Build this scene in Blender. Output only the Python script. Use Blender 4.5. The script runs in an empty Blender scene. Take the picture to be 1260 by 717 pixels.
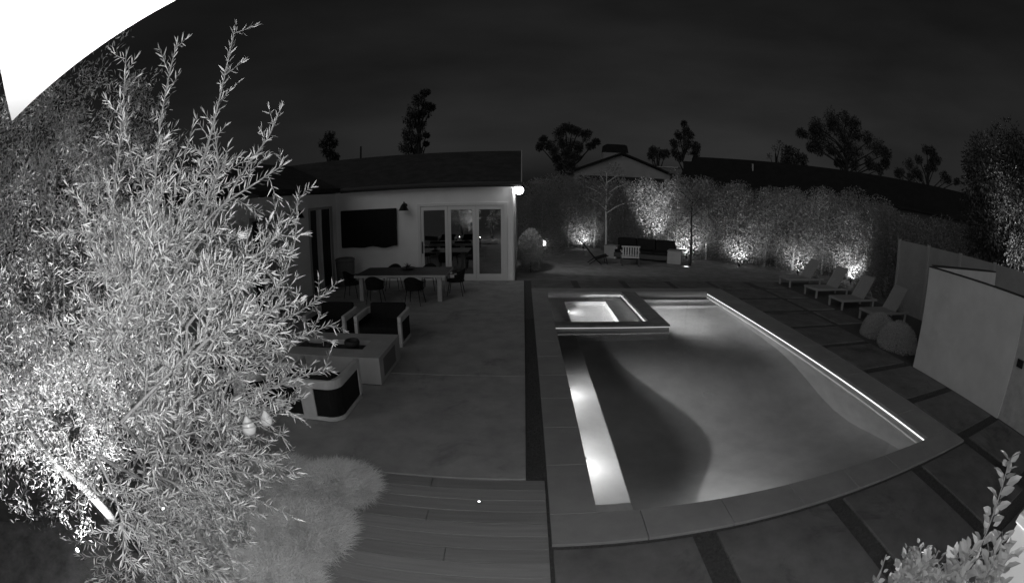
import bpy, math, random
import numpy as np
from mathutils import Matrix, Vector, Euler

rnd = random.Random(7)
rng = np.random.default_rng(11)
sc = bpy.context.scene
C = sc.collection
R = math.radians

# ------------------------------------------------------------------ camera (wide security lens, barrel distortion)
CAM_H = 2.9
cam_d = bpy.data.cameras.new('camera')
cam = bpy.data.objects.new('camera', cam_d)
C.objects.link(cam)
sc.camera = cam
cam_d.type = 'PANO'
cam_d.panorama_type = 'FISHEYE_LENS_POLYNOMIAL'
cam_d.sensor_width = 36
cam_d.fisheye_fov = R(200)
_q = 630 / 565.684
cam_d.fisheye_polynomial_k0 = 0
cam_d.fisheye_polynomial_k1 = -_q / 18
cam_d.fisheye_polynomial_k2 = 0
cam_d.fisheye_polynomial_k3 = -_q * 0.108834 / 18 ** 3
cam_d.fisheye_polynomial_k4 = 0
cam_d.clip_start = 0.02
cam_d.clip_end = 3000
cam.matrix_world = (Matrix.Translation((0, 0, CAM_H)) @ Matrix.Rotation(0.0236966, 4, 'Z')
                    @ Matrix.Rotation(math.pi / 2 - 0.211162, 4, 'X') @ Matrix.Rotation(-0.003916, 4, 'Z'))

# ------------------------------------------------------------------ world: night sky, grey (infrared picture), thin cloud
w = bpy.data.worlds.new('World')
sc.world = w
w.use_nodes = True
nt = w.node_tree
nt.nodes.clear()
out = nt.nodes.new('ShaderNodeOutputWorld')
bg = nt.nodes.new('ShaderNodeBackground')
sky = nt.nodes.new('ShaderNodeTexSky')
sky.sky_type = 'NISHITA'
sky.sun_disc = False
sky.sun_elevation = R(19)
sky.sun_rotation = R(214)
sky.dust_density = 3.0
bw = nt.nodes.new('ShaderNodeRGBToBW')
tc = nt.nodes.new('ShaderNodeTexCoord')
mp = nt.nodes.new('ShaderNodeMapping')
mp.inputs['Scale'].default_value = (1.2, 1.2, 4.5)
nz = nt.nodes.new('ShaderNodeTexNoise')
nz.inputs['Scale'].default_value = 1.6
nz.inputs['Detail'].default_value = 5
mr = nt.nodes.new('ShaderNodeMapRange')
mr.inputs['From Min'].default_value = 0.3
mr.inputs['From Max'].default_value = 0.7
mr.inputs['To Min'].default_value = 0.68
mr.inputs['To Max'].default_value = 1.3
mu = nt.nodes.new('ShaderNodeMath')
mu.operation = 'MULTIPLY'
lk = nt.links.new
lk(sky.outputs[0], bw.inputs[0])
lk(tc.outputs['Generated'], mp.inputs[0])
lk(mp.outputs[0], nz.inputs['Vector'])
lk(nz.outputs[0], mr.inputs[0])
lk(bw.outputs[0], mu.inputs[0])
lk(mr.outputs[0], mu.inputs[1])
lk(mu.outputs[0], bg.inputs[0])
bg.inputs[1].default_value = 0.0053
lk(bg.outputs[0], out.inputs[0])

# the moon: the one sun lamp, very weak and soft
sun_d = bpy.data.lights.new('moon', 'SUN')
sun_d.energy = 0.42
sun_d.angle = R(70)
sun = bpy.data.objects.new('moon', sun_d)
C.objects.link(sun)
sun.rotation_euler = Euler((R(71), 0, R(-34)))
# the security camera's own infrared illuminator (beside the lens)
ir_d = bpy.data.lights.new('infrared_illuminator', 'POINT')
ir_d.energy = 135
ir_d.shadow_soft_size = 0.012
ir = bpy.data.objects.new('infrared_illuminator', ir_d)
C.objects.link(ir)
ir.location = (0.045, 0.0, CAM_H - 0.035)

sc.view_settings.view_transform = 'Standard'
sc.view_settings.look = 'None'
sc.view_settings.exposure = 0
sc.view_settings.gamma = 1
sc.cycles.use_denoising = True
sc.cycles.caustics_reflective = False
sc.cycles.caustics_refractive = False
sc.cycles.max_bounces = 7
sc.cycles.transparent_max_bounces = 12
sc.cycles.sample_clamp_indirect = 4

# ------------------------------------------------------------------ materials
MATS = {}
def mat(name, g, rough=0.8, var=0.0, scale=3.0, bump=0.0, bscale=60.0, spec=0.3, metal=0.0, island=0.0, trans=0.0, stretch=None, stain=0.0):
    if name in MATS:
        return MATS[name]
    m = bpy.data.materials.new(name)
    m.use_nodes = True
    n = m.node_tree.nodes
    l = m.node_tree.links.new
    b = n['Principled BSDF']
    b.inputs['Base Color'].default_value = (g, g, g, 1)
    b.inputs['Roughness'].default_value = rough
    b.inputs['Specular IOR Level'].default_value = spec
    b.inputs['Metallic'].default_value = metal
    src = None
    if var > 0:
        t = n.new('ShaderNodeTexCoord')
        vec = t.outputs['Object']
        if stretch:
            mpn = n.new('ShaderNodeMapping')
            mpn.inputs['Scale'].default_value = stretch
            l(vec, mpn.inputs[0])
            vec = mpn.outputs[0]
        a = n.new('ShaderNodeTexNoise')
        a.inputs['Scale'].default_value = scale
        a.inputs['Detail'].default_value = 8
        a.inputs['Roughness'].default_value = 0.65
        l(vec, a.inputs['Vector'])
        r = n.new('ShaderNodeMapRange')
        r.inputs['From Min'].default_value = 0.28
        r.inputs['From Max'].default_value = 0.72
        r.inputs['To Min'].default_value = g * (1 - var)
        r.inputs['To Max'].default_value = g * (1 + var)
        l(a.outputs[0], r.inputs[0])
        src = r.outputs[0]
        if stain > 0:
            a2 = n.new('ShaderNodeTexNoise')
            a2.inputs['Scale'].default_value = 0.9
            a2.inputs['Detail'].default_value = 6
            a2.inputs['Roughness'].default_value = 0.7
            a2.inputs['Distortion'].default_value = 0.6
            l(t.outputs['Object'], a2.inputs['Vector'])
            r2 = n.new('ShaderNodeMapRange')
            r2.inputs['From Min'].default_value = 0.56
            r2.inputs['From Max'].default_value = 0.66
            r2.inputs['To Min'].default_value = 1.0
            r2.inputs['To Max'].default_value = 1.0 - stain
            l(a2.outputs[0], r2.inputs[0])
            m2 = n.new('ShaderNodeMath')
            m2.operation = 'MULTIPLY'
            l(src, m2.inputs[0])
            l(r2.outputs[0], m2.inputs[1])
            src = m2.outputs[0]
    if island > 0:
        gi = n.new('ShaderNodeNewGeometry')
        r = n.new('ShaderNodeMapRange')
        r.inputs['To Min'].default_value = 1 - island
        r.inputs['To Max'].default_value = 1 + island
        l(gi.outputs['Random Per Island'], r.inputs[0])
        mm = n.new('ShaderNodeMath')
        mm.operation = 'MULTIPLY'
        mm.inputs[1].default_value = g
        l(r.outputs[0], mm.inputs[0])
        if src is not None:
            l(src, mm.inputs[1])
        src = mm.outputs[0]
    if src is not None:
        l(src, b.inputs['Base Color'])
    if bump > 0:
        t = n.new('ShaderNodeTexCoord')
        a = n.new('ShaderNodeTexNoise')
        a.inputs['Scale'].default_value = bscale
        a.inputs['Detail'].default_value = 4
        l(t.outputs['Object'], a.inputs['Vector'])
        bp = n.new('ShaderNodeBump')
        bp.inputs['Strength'].default_value = bump
        bp.inputs['Distance'].default_value = 0.02
        l(a.outputs[0], bp.inputs['Height'])
        l(bp.outputs[0], b.inputs['Normal'])
    if trans > 0:
        tr = n.new('ShaderNodeBsdfTranslucent')
        tr.inputs[0].default_value = (g, g, g, 1)
        if src is not None:
            l(src, tr.inputs[0])
        mx = n.new('ShaderNodeMixShader')
        mx.inputs[0].default_value = trans
        o = n['Material Output']
        l(b.outputs[0], mx.inputs[1])
        l(tr.outputs[0], mx.inputs[2])
        l(mx.outputs[0], o.inputs[0])
    MATS[name] = m
    return m

def emat(name, s):
    if name in MATS:
        return MATS[name]
    m = bpy.data.materials.new(name)
    m.use_nodes = True
    b = m.node_tree.nodes['Principled BSDF']
    b.inputs['Base Color'].default_value = (.8, .8, .8, 1)
    b.inputs['Emission Color'].default_value = (1, 1, 1, 1)
    b.inputs['Emission Strength'].default_value = s
    MATS[name] = m
    return m

def glass_pane(name, refl):
    m = bpy.data.materials.new(name)
    m.use_nodes = True
    n = m.node_tree.nodes
    l = m.node_tree.links.new
    n.clear()
    o = n.new('ShaderNodeOutputMaterial')
    t = n.new('ShaderNodeBsdfTransparent')
    t.inputs[0].default_value = (.75, .75, .75, 1)
    g = n.new('ShaderNodeBsdfGlossy')
    g.inputs['Roughness'].default_value = 0.01
    x = n.new('ShaderNodeMixShader')
    x.inputs[0].default_value = refl
    l(t.outputs[0], x.inputs[1])
    l(g.outputs[0], x.inputs[2])
    l(x.outputs[0], o.inputs[0])
    return m

def water_mat():
    m = bpy.data.materials.new('pool_water')
    m.use_nodes = True
    n = m.node_tree.nodes
    l = m.node_tree.links.new
    n.clear()
    o = n.new('ShaderNodeOutputMaterial')
    g = n.new('ShaderNodeBsdfGlass')
    g.inputs['IOR'].default_value = 1.33
    g.inputs['Roughness'].default_value = 0.0
    t = n.new('ShaderNodeTexCoord')
    a = n.new('ShaderNodeTexNoise')
    a.inputs['Scale'].default_value = 2.2
    a.inputs['Detail'].default_value = 2
    bp = n.new('ShaderNodeBump')
    bp.inputs['Strength'].default_value = 0.25
    bp.inputs['Distance'].default_value = 0.02
    l(t.outputs['Object'], a.inputs['Vector'])
    l(a.outputs[0], bp.inputs['Height'])
    l(bp.outputs[0], g.inputs['Normal'])
    l(g.outputs[0], o.inputs[0])
    return m

concrete = mat('concrete', 0.385, 0.85, 0.22, 2.3, 0.15, 140, stain=.28)
coping_m = mat('coping_stone', 0.33, 0.75, 0.16, 1.6, 0.12, 160)
pad_m = mat('pad_concrete', 0.17, 0.85, 0.3, 2.3, 0.15, 120, stain=.4)
turf_m = mat('dark_turf', 0.10, 0.95, 0.4, 30, 0.8, 90)
soil_m = mat('garden_soil', 0.17, 0.95, 0.5, 4, 0.6, 60)
gravel_m = mat('fine_gravel', 0.22, 0.95, 0.35, 2.2, 0.6, 70)
deck_ms = [mat('deck_wood_%s' % 'abc'[i], g, 0.6, 0.16, 2.2, 0.2, 60, stretch=(0.5, 9, 9)) for i, g in enumerate((0.30, 0.27, 0.325))]
plaster = mat('white_plaster', 0.88, 0.85, 0.06, 1.5, 0.12, 120)
garden_wall_m = mat('white_render_wall', 0.60, 0.85, 0.10, 1.7, 0.25, 60, stain=.08)
soffit_m = mat('white_paint', 0.85, 0.5)
frame_m = mat('pale_door_frame', 0.75, 0.45)
shingle = mat('dark_shingle', 0.045, 0.9, 0.45, 2.5, 0.5, 24)
dark_roof = mat('black_roof', 0.012, 0.9, 0.4, 1.5, 0.4, 10)
black_m = mat('black_fabric', 0.012, 0.9, 0.3, 8, 0.2, 150)
blackmetal = mat('black_metal', 0.012, 0.45)
darkwood = mat('dark_wood', 0.06, 0.6, 0.3, 3, stretch=(0.5, 8, 8))
tabletop_m = mat('grey_table_top', 0.075, 0.6, 0.25, 3)
palewood = mat('pale_teak', 0.46, 0.6, 0.15, 3)
chairframe = mat('pale_wicker', 0.62, 0.7, 0.12, 6, 0.25, 220)
stone_t = mat('fire_table_stone', 0.42, 0.8, 0.14, 2.5, 0.15, 120)
sling_m = mat('grey_sling', 0.31, 0.8, 0.06, 5)
alu_m = mat('grey_aluminium', 0.32, 0.5)
pool_m = mat('pool_plaster', 0.74, 0.8, 0.12, 2.2)
tile_m = mat('waterline_tile', 0.55, 0.3, 0.1, 12)
spacap_m = mat('dark_spa_stone', 0.19, 0.35, 0.35, 4)
leaf_near = mat('olive_leaf', 0.56, 0.36, island=0.65, trans=0.08)
leaf_back = mat('back_olive_leaf', 0.40, 0.4, island=0.6, trans=0.25)
hedge_leaf = mat('hedge_leaf', 0.25, 0.6, island=0.4, trans=0.2)
dark_leaf = mat('far_leaf', 0.05, 0.9, island=0.4)
dark_bark = mat('far_bark', 0.02, 0.9)
bark_m = mat('pale_bark', 0.40, 0.8, 0.3, 12, 0.4, 60)
shrub_leaf = mat('shrub_leaf', 0.40, 0.4, island=0.3, trans=0.2)
grass_m = mat('pale_grass', 0.92, 0.9, island=0.14, trans=0.12)
fence_m = mat('grey_fence', 0.30, 0.8, 0.12, 2)
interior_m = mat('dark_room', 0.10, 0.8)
pear_m = mat('pale_glass_lantern', 0.75, 0.25)
curtain_m = mat('pale_curtain', 0.5, 0.9)
water_m = water_mat()
pane_m = glass_pane('door_glass', 0.55)
lamp_on = emat('lit_lens', 30)
edge_glow_m = emat('edge_glow', 1.6)  # glow that stands in for the lit waterline tile

# ------------------------------------------------------------------ mesh helpers
class MB:
    def __init__(s):
        s.v = []
        s.f = []
    def add(s, vs, fs):
        o = len(s.v)
        s.v += [tuple(p) for p in vs]
        s.f += [tuple(i + o for i in f) for f in fs]
        return s
    def box(s, x0, x1, y0, y1, z0, z1, M=None):
        vs = [(x0, y0, z0), (x1, y0, z0), (x1, y1, z0), (x0, y1, z0), (x0, y0, z1), (x1, y0, z1), (x1, y1, z1), (x0, y1, z1)]
        if M is not None:
            vs = [M @ Vector(p) for p in vs]
        return s.add(vs, [(0, 3, 2, 1), (4, 5, 6, 7), (0, 1, 5, 4), (1, 2, 6, 5), (2, 3, 7, 6), (3, 0, 4, 7)])
    def quad(s, a, b, c, d):
        return s.add([a, b, c, d], [(0, 1, 2, 3)])
    def prism(s, pts, ax, a, b):
        """polygon pts (2d) extruded along axis ax from a to b"""
        def P(p, t):
            if ax == 'x': return (t, p[0], p[1])
            if ax == 'y': return (p[0], t, p[1])
            return (p[0], p[1], t)
        n = len(pts)
        return s.add([P(p, a) for p in pts] + [P(p, b) for p in pts],
                     [tuple(range(n))[::-1], tuple(range(n, 2 * n))] + [(i, (i + 1) % n, (i + 1) % n + n, i + n) for i in range(n)])
    def tube(s, pts, rad, n=8, cap=True):
        pts = [Vector(p) for p in pts]
        if not isinstance(rad, (list, tuple)):
            rad = [rad] * len(pts)
        vs, fs = [], []
        ref = Vector((0.31, 0.17, 0.94))
        for i, p in enumerate(pts):
            d = (pts[min(i + 1, len(pts) - 1)] - pts[max(i - 1, 0)])
            if d.length < 1e-9: d = Vector((0, 0, 1))
            d.normalize()
            rf = ref if abs(d.dot(ref)) < 0.95 else Vector((1, 0, 0))
            a = d.cross(rf).normalized()
            b = d.cross(a)
            for k in range(n):
                t = 2 * math.pi * k / n
                vs.append(p + (a * math.cos(t) + b * math.sin(t)) * rad[i])
        for i in range(len(pts) - 1):
            for k in range(n):
                fs.append((i * n + k, i * n + (k + 1) % n, (i + 1) * n + (k + 1) % n, (i + 1) * n + k))
        if cap:
            fs.append(tuple(range(n))[::-1])
            fs.append(tuple(range((len(pts) - 1) * n, len(pts) * n)))
        return s.add(vs, fs)
    def lathe(s, prof, n=16, c=(0, 0, 0)):
        vs, fs = [], []
        for r, z in prof:
            for k in range(n):
                t = 2 * math.pi * k / n
                vs.append((c[0] + r * math.cos(t), c[1] + r * math.sin(t), c[2] + z))
        for i in range(len(prof) - 1):
            for k in range(n):
                fs.append((i * n + k, i * n + (k + 1) % n, (i + 1) * n + (k + 1) % n, (i + 1) * n + k))
        fs.append(tuple(range(n))[::-1])
        fs.append(tuple(range((len(prof) - 1) * n, len(prof) * n)))
        return s.add(vs, fs)
    def build(s, name, m, parent=None, bevel=0.0, smooth=False):
        me = bpy.data.meshes.new(name)
        me.from_pydata(s.v, [], s.f)
        me.materials.append(m)
        if smooth:
            for p in me.polygons: p.use_smooth = True
        o = bpy.data.objects.new(name, me)
        C.objects.link(o)
        o.parent = parent
        if bevel > 0:
            b = o.modifiers.new('bevel', 'BEVEL')
            b.width = bevel
            b.segments = 2
            b.limit_method = 'ANGLE'
        return o

def tag(o, label=None, cat=None, group=None, kind=None):
    if label: o['label'] = label
    if cat: o['category'] = cat
    if group: o['group'] = group
    if kind: o['kind'] = kind
    return o

def thing(name, label, cat, loc=(0, 0, 0), rz=0.0, group=None):
    o = bpy.data.objects.new(name, None)
    o.empty_display_size = 0.1
    C.objects.link(o)
    o.location = loc
    o.rotation_euler = (0, 0, rz)
    return tag(o, label, cat, group)

def copy_tree(o, parent=None):
    c = o.copy()
    C.objects.link(c)
    c.parent = parent
    for ch in list(o.children):
        copy_tree(ch, c)
    return c

def tri_mesh(name, V, F, m, parent=None):
    """V (n,3) float array, F (k,3) int array"""
    me = bpy.data.meshes.new(name)
    me.vertices.add(len(V))
    me.vertices.foreach_set('co', np.ascontiguousarray(V, dtype=np.float32).ravel())
    me.loops.add(F.size)
    me.loops.foreach_set('vertex_index', np.ascontiguousarray(F, dtype=np.int32).ravel())
    me.polygons.add(len(F))
    me.polygons.foreach_set('loop_start', np.arange(0, F.size, 3, dtype=np.int32))
    me.materials.append(m)
    me.update(calc_edges=True)
    me.validate()
    o = bpy.data.objects.new(name, me)
    C.objects.link(o)
    o.parent = parent
    return o

def unit(a):
    return a / (np.linalg.norm(a, axis=-1, keepdims=True) + 1e-9)

LEAF_T = np.array([[0, 1, 2], [0, 2, 3], [1, 4, 5], [1, 5, 2], [2, 5, 6], [2, 6, 3], [4, 7, 5], [5, 7, 6]])
def leaf_frames(D, n=None):
    D = unit(D)
    if n is None:
        n = rng.normal(size=D.shape)
    S = unit(np.cross(D, n))
    U = np.cross(S, D)
    return D, S, U
LEAF_ST = [(0, 0, 0), (.33, -1, .04), (.33, 0, 0), (.33, 1, .04), (.68, -.8, .03), (.68, 0, -.03), (.68, .8, .03), (1, 0, -.07)]
def leaf_mesh(name, P, D, L, W, m, parent=None, n=None):
    """lanceolate folded leaves, 8 verts each"""
    D, S, U = leaf_frames(D, n)
    V = np.stack([P + D * (L * t)[:, None] + S * (W * .5 * s)[:, None] + U * (L * u)[:, None] for t, s, u in LEAF_ST], 1)
    N = len(P)
    F = (LEAF_T[None] + (np.arange(N) * 8)[:, None, None]).reshape(-1, 3)
    return tri_mesh(name, V.reshape(-1, 3), F, m, parent)

def unit_leaf(name, wid, m):
    me = bpy.data.meshes.new(name)
    me.from_pydata([(t, s * wid * .5, u) for t, s, u in LEAF_ST], [], [tuple(x) for x in LEAF_T.tolist()])
    me.materials.append(m)
    return me

def leaf_objects(me, P, D, L, parent, n=None):
    D, S, U = leaf_frames(D, n)
    for i in range(len(P)):
        o = bpy.data.objects.new('leaf', me)
        C.objects.link(o)
        o.parent = parent
        M = Matrix(((D[i][0], S[i][0], U[i][0]), (D[i][1], S[i][1], U[i][1]), (D[i][2], S[i][2], U[i][2])))
        o.matrix_local = Matrix.Translation(P[i].tolist()) @ M.to_4x4() @ Matrix.Scale(float(L[i]), 4)

def diamonds(name, P, D, L, W, m, parent=None):
    """small bent leaf diamonds, 2 triangles each"""
    D, S, U = leaf_frames(D)
    V = np.stack([P, P + D * (L * .5)[:, None] + S * (W * .5)[:, None], P + D * L[:, None] - U * (L * .15)[:, None],
                  P + D * (L * .5)[:, None] - S * (W * .5)[:, None]], 1)
    N = len(P)
    F = (np.array([[0, 1, 2], [0, 2, 3]])[None] + (np.arange(N) * 4)[:, None, None]).reshape(-1, 3)
    return tri_mesh(name, V.reshape(-1, 3), F, m, parent)

def spot(name, loc, target, power, angle, parent=None, blend=0.6, size=0.04):
    d = bpy.data.lights.new(name, 'SPOT')
    d.energy = power
    d.spot_size = R(angle)
    d.spot_blend = blend
    d.shadow_soft_size = size
    o = bpy.data.objects.new(name, d)
    C.objects.link(o)
    o.parent = parent
    dirv = Vector(target) - Vector(loc)
    o.location = loc
    o.rotation_euler = dirv.to_track_quat('-Z', 'Y').to_euler()
    return o

# ------------------------------------------------------------------ ground
PX0, PX1, PY0, PY1 = 0.72, 5.97, 3.40, 13.55           # pool opening
def frame_sheet(mb, X0, X1, Y0, Y1, hx0, hx1, hy0, hy1, z):
    mb.quad((X0, Y0, z), (X1, Y0, z), (X1, hy0, z), (X0, hy0, z))
    mb.quad((X0, hy1, z), (X1, hy1, z), (X1, Y1, z), (X0, Y1, z))
    mb.quad((X0, hy0, z), (hx0, hy0, z), (hx0, hy1, z), (X0, hy1, z))
    mb.quad((hx1, hy0, z), (X1, hy0, z), (X1, hy1, z), (hx1, hy1, z))
    return mb
tag(frame_sheet(MB(), -600, 600, -300, 900, 0.6, 6.1, 3.3, 13.65, -0.05).build('ground', soil_m), kind='structure')
turf = tag(frame_sheet(MB(), 0.05, 13.0, -2.0, 15.45, 0.62, 6.08, 3.32, 13.63, -0.035).build('turf_bed', turf_m), kind='structure')
tag(MB().quad((-0.2, 15.45, -0.035), (22, 15.45, -0.035), (22, 30, -0.035), (-0.2, 30, -0.035)).build('gravel_yard', gravel_m), kind='structure')

# concrete pads set in the turf: three rows round the pool
def pad(x0, x1, y0, y1):
    g = 0.012
    tl = rnd.uniform(-0.004, 0.004)
    o = MB().box(x0 + g, x1 - g, y0 + g, y1 - g, -0.09, -0.004 + tl).build('paving_pad', pad_m, turf, bevel=0.008)
    return o
xs = [(0.27, 1.59), (1.82, 3.27), (3.52, 4.95), (5.21, 6.66)]
for a, b in xs:
    pad(a, b, 1.25, 2.90)
    pad(a, b, -0.6, 1.02)
ys = [(-0.2, 1.30), (1.52, 2.98), (3.20, 4.52), (4.72, 6.06), (6.27, 7.70), (7.90, 9.22), (9.42, 10.82), (11.02, 12.44), (12.66, 14.0)]
for a, b in ys:
    pad(6.92 if b < 3.1 else 6.76, 8.40, a, b)
for a, b in [(0.27, 1.63), (1.85, 3.30), (3.52, 4.98), (5.20, 6.60), (6.80, 8.25)]:
    pad(a, b, 14.12, 15.30)
for a, b in [(8.62, 9.8), (8.62, 9.8)][:1]:
    for y0, y1 in [(9.42, 10.82), (11.02, 12.44), (12.66, 14.0), (14.2, 15.3)]:
        pad(a, b, y0, y1)

# short blades of turf in the joints nearest the camera
def blades(name, rects, n, hmin, hmax, m, kind='stuff', label=None, cat=None, z=-0.035):
    ar = np.array([(r[1] - r[0]) * (r[3] - r[2]) for r in rects])
    idx = rng.choice(len(rects), n, p=ar / ar.sum())
    rr = np.array(rects)[idx]
    P = np.stack([rr[:, 0] + rng.random(n) * (rr[:, 1] - rr[:, 0]), rr[:, 2] + rng.random(n) * (rr[:, 3] - rr[:, 2]), np.full(n, z)], 1)
    D = rng.normal(size=(n, 3)) * .45 + [0, 0, 1]
    L = rng.uniform(hmin, hmax, n)
    o = diamonds(name, P, unit(D), L, np.full(n, .006), m)
    return tag(o, label, cat, kind=kind)
rects = [(0.05, 0.26, 4.02, 10.5)]
for a, b in zip(xs[:-1], xs[1:]):
    rects.append((a[1], b[0], -0.3, 2.93))
rects += [(6.68, 6.92, -0.2, 3.0)]
for a, b in zip(ys[:-1], ys[1:]):
    rects.append((6.78, 8.4, a[1], b[0]))
blades('turf_grass', rects, 42000, .02, .048, turf_m, label='short dark turf growing in the joints between pads', cat='turf')

# concrete patio
patio = tag(MB().box(-6.66, 0.05, 4.02, 15.32, -0.12, -0.03).build('patio', mat('patio_joint', .10), None), kind='structure')
pxs = [-6.66, -3.42, 0.05]
pys = [4.02, 6.95, 10.9, 15.32]
for i in range(2):
    for j in range(3):
        MB().box(pxs[i] + .006, pxs[i + 1] - .006, pys[j] + .006, pys[j + 1] - .006, -0.06, 0.0).build('concrete_panel', concrete, patio, bevel=0.006)

# timber deck
deck = tag(MB().box(-1.80, 0.25, 0.2, 4.0, -0.14, -0.07).build('wood_deck', mat('deck_gap', .03), None), kind='structure')
y = 4.005
k = 0
while y > 0.9:
    y1 = y - 0.186
    cut = [-1.85, 0.246] if k % 3 else [-1.85, rnd.uniform(-1.2, -.4), 0.246]
    for a, b in zip(cut[:-1], cut[1:]):
        dz = rnd.uniform(-.003, .003)
        MB().box(a + .003, b - .003, y1 + .006, y - .003, -0.05, -0.004 + dz).build('plank', deck_ms[(k * 7 + (a > -3)) % 3], deck, bevel=0.004)
    y = y1
    k += 1

# ------------------------------------------------------------------ pool
cop = tag(MB().box(0.28, 0.70, 2.96, 14.0, -0.12, -0.045).build('pool_coping', mat('mortar', .12), None), kind='structure')
def slab(x0, x1, y0, y1):
    g = .004
    MB().box(x0 + g, x1 - g, y0 + g, y1 - g, -0.058, 0.002 + rnd.uniform(-.0015, .0015)).build('coping_slab', coping_m, cop, bevel=0.004)
yy = [3.40 + .897 * i for i in range(12)]
yy[-1] = 13.55
for a, b in zip(yy[:-1], yy[1:]):
    slab(0.27, 0.735, a, b)
    slab(5.955, 6.70, a, b)
xx = [0.27, 1.16, 2.06, 2.97, 3.86, 4.76, 5.66, 6.70]
for a, b in zip(xx[:-1], xx[1:]):
    slab(a, b, 2.95, 3.40)
    slab(a, b, 13.55, 14.02)

def depth(x, y):
    t = (y - PY0) / (PY1 - PY0)
    return -0.85 - 0.80 * math.exp(-((y - 6.1) / 1.7) ** 2)
basin = MB()
NX, NY = 14, 30
vs = []
for j in range(NY + 1):
    for i in range(NX + 1):
        x = PX0 + (PX1 - PX0) * i / NX
        y = PY0 + (PY1 - PY0) * j / NY
        e = min(x - PX0, PX1 - x, y - PY0, PY1 - y)
        vs.append((x, y, depth(x, y) + 0.10 * max(0, 1 - e / .35) ** 2))
fs = [(j * (NX + 1) + i, j * (NX + 1) + i + 1, (j + 1) * (NX + 1) + i + 1, (j + 1) * (NX + 1) + i) for j in range(NY) for i in range(NX)]
basin.add(vs, fs)
pool = tag(basin.build('pool_basin', pool_m, smooth=True), kind='structure')
zt = -0.26
def wallq(ax, c, a, b, z0, z1):
    mb = MB()
    if ax == 'x':
        mb.quad((c, a, z0), (c, b, z0), (c, b, z1), (c, a, z1))
    else:
        mb.quad((a, c, z0), (b, c, z0), (b, c, z1), (a, c, z1))
    return mb
for ax, c, a, b in (('x', PX0, PY0, PY1), ('x', PX1, PY0, PY1), ('y', PY0, PX0, PX1), ('y', PY1, PX0, PX1)):
    wallq(ax, c, a, b, -1.95, zt).build('basin_wall', pool_m, pool)
    wallq(ax, c, a, b, zt, -0.05).build('waterline_tile_band', tile_m, pool)
# bench along the patio side and its low end block
MB().box(PX0 + .002, 1.22, 3.67, 9.84, -1.9, -0.45).build('bench', pool_m, pool, bevel=.02)
MB().box(PX0 + .002, 1.15, 3.402, 3.66, -1.9, -0.095).build('bench_end', tile_m, pool, bevel=.03)
# entry steps in the far corner
for i, (a, b, z) in enumerate([(13.10, 13.548, -.32), (12.62, 13.10, -.58), (12.14, 12.62, -.86)]):
    MB().box(3.47, PX1 - .002, a, b, -1.9, z).build('step', pool_m, pool, bevel=.02)
    MB().box(3.47, PX1 - .002, a + .002, a + .06, z - .02, z + .004).build('step_edge_tile', mat('step_edge', .8, .4), pool)
MB().lathe([(.09, 0), (.10, .012), (.04, .016)], 20, (3.15, 6.3, -1.642)).build('floor_drain', mat('drain_white', .75, .4), pool)
MB().tube([(3.0 + .11 * math.cos(t * .42), 6.2 + .11 * math.sin(t * .42), -0.121) for t in range(12)], .008, 6).build('floating_hose_ring', mat('drain_white', .75), pool)
# water
wat = tag(MB().quad((3.45, 9.85, -.125), (PX1, 9.85, -.125), (PX1, PY1, -.125), (3.45, PY1, -.125))
          .quad((PX0, PY0, -.125), (PX1, PY0, -.125), (PX1, 9.85, -.125), (PX0, 9.85, -.125)).build('water', water_m), kind='structure')
tag(MB().quad((PX0, 10.17, -.10), (3.03, 10.17, -.10), (3.03, PY1, -.10), (PX0, PY1, -.10)).build('spa_water', water_m), kind='structure')

# raised spa inside the pool
spa = thing('spa', 'rectangular spa with dark stone rim inside the far left of the pool', 'spa', (2.1, 11.7, -1.9))
def sp(o):
    o.matrix_parent_inverse = Matrix.Translation((-2.1, -11.7, 1.9))
    return o
sp(MB().box(3.03, 3.44, 9.86, 13.548, -1.9, -.045).box(PX0 + .002, 3.03, 9.86, 10.18, -1.9, -.045).build('spa_wall', mat('spa_wall_plaster', .30, .7, .12, 4), spa))
rim = sp(MB().box(3.02, 3.455, 9.85, 13.548, -.043, .0).build('rim', spacap_m, spa, bevel=.006))
sp(MB().box(PX0 + .004, 3.016, 9.85, 10.19, -.043, .0).build('rim', spacap_m, spa, bevel=.006))
sp(MB().box(PX0 + .004, 1.22, 10.19, 13.546, -1.7, -.50).box(1.22, 3.02, 13.05, 13.546, -1.7, -.50).build('spa_bench', mat('spa_bench_grey', .42, .7, .12, 4), spa, bevel=.02))
sp(MB().box(2.42, 3.02, 10.19, 13.05, -1.7, -.46).build('spa_bench', mat('spa_bench_pale', .55, .7, .1, 4), spa, bevel=.02))
sp(MB().box(1.22, 2.42, 10.19, 13.05, -1.7, -.95).build('spa_floor', mat('spa_floor_white', .75, .7, .06, 4), spa))
sp(MB().lathe([(.05, 0), (.05, .03), (.02, .04)], 12, (1.9, 11.6, -.95)).build('spa_drain', blackmetal, spa))
sp(MB().box(PX0 + .01, 3.44, 9.840, 9.848, -.056, -.047).build('spa_glow_strip', emat('spa_edge_glow', .7), spa))  # emissive strip added as the bright line along the spa edge
edge_glow_line = tag(MB().box(PX1 - .018, PX1 - .006, 3.43, 13.45, -.074, -.06).build('edge_glow_strip', edge_glow_m), 'thin glowing strip standing in for lit waterline tile under the right-hand pool coping', 'glow strip')  # emissive strip in place of light caught by the waterline tile

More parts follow.
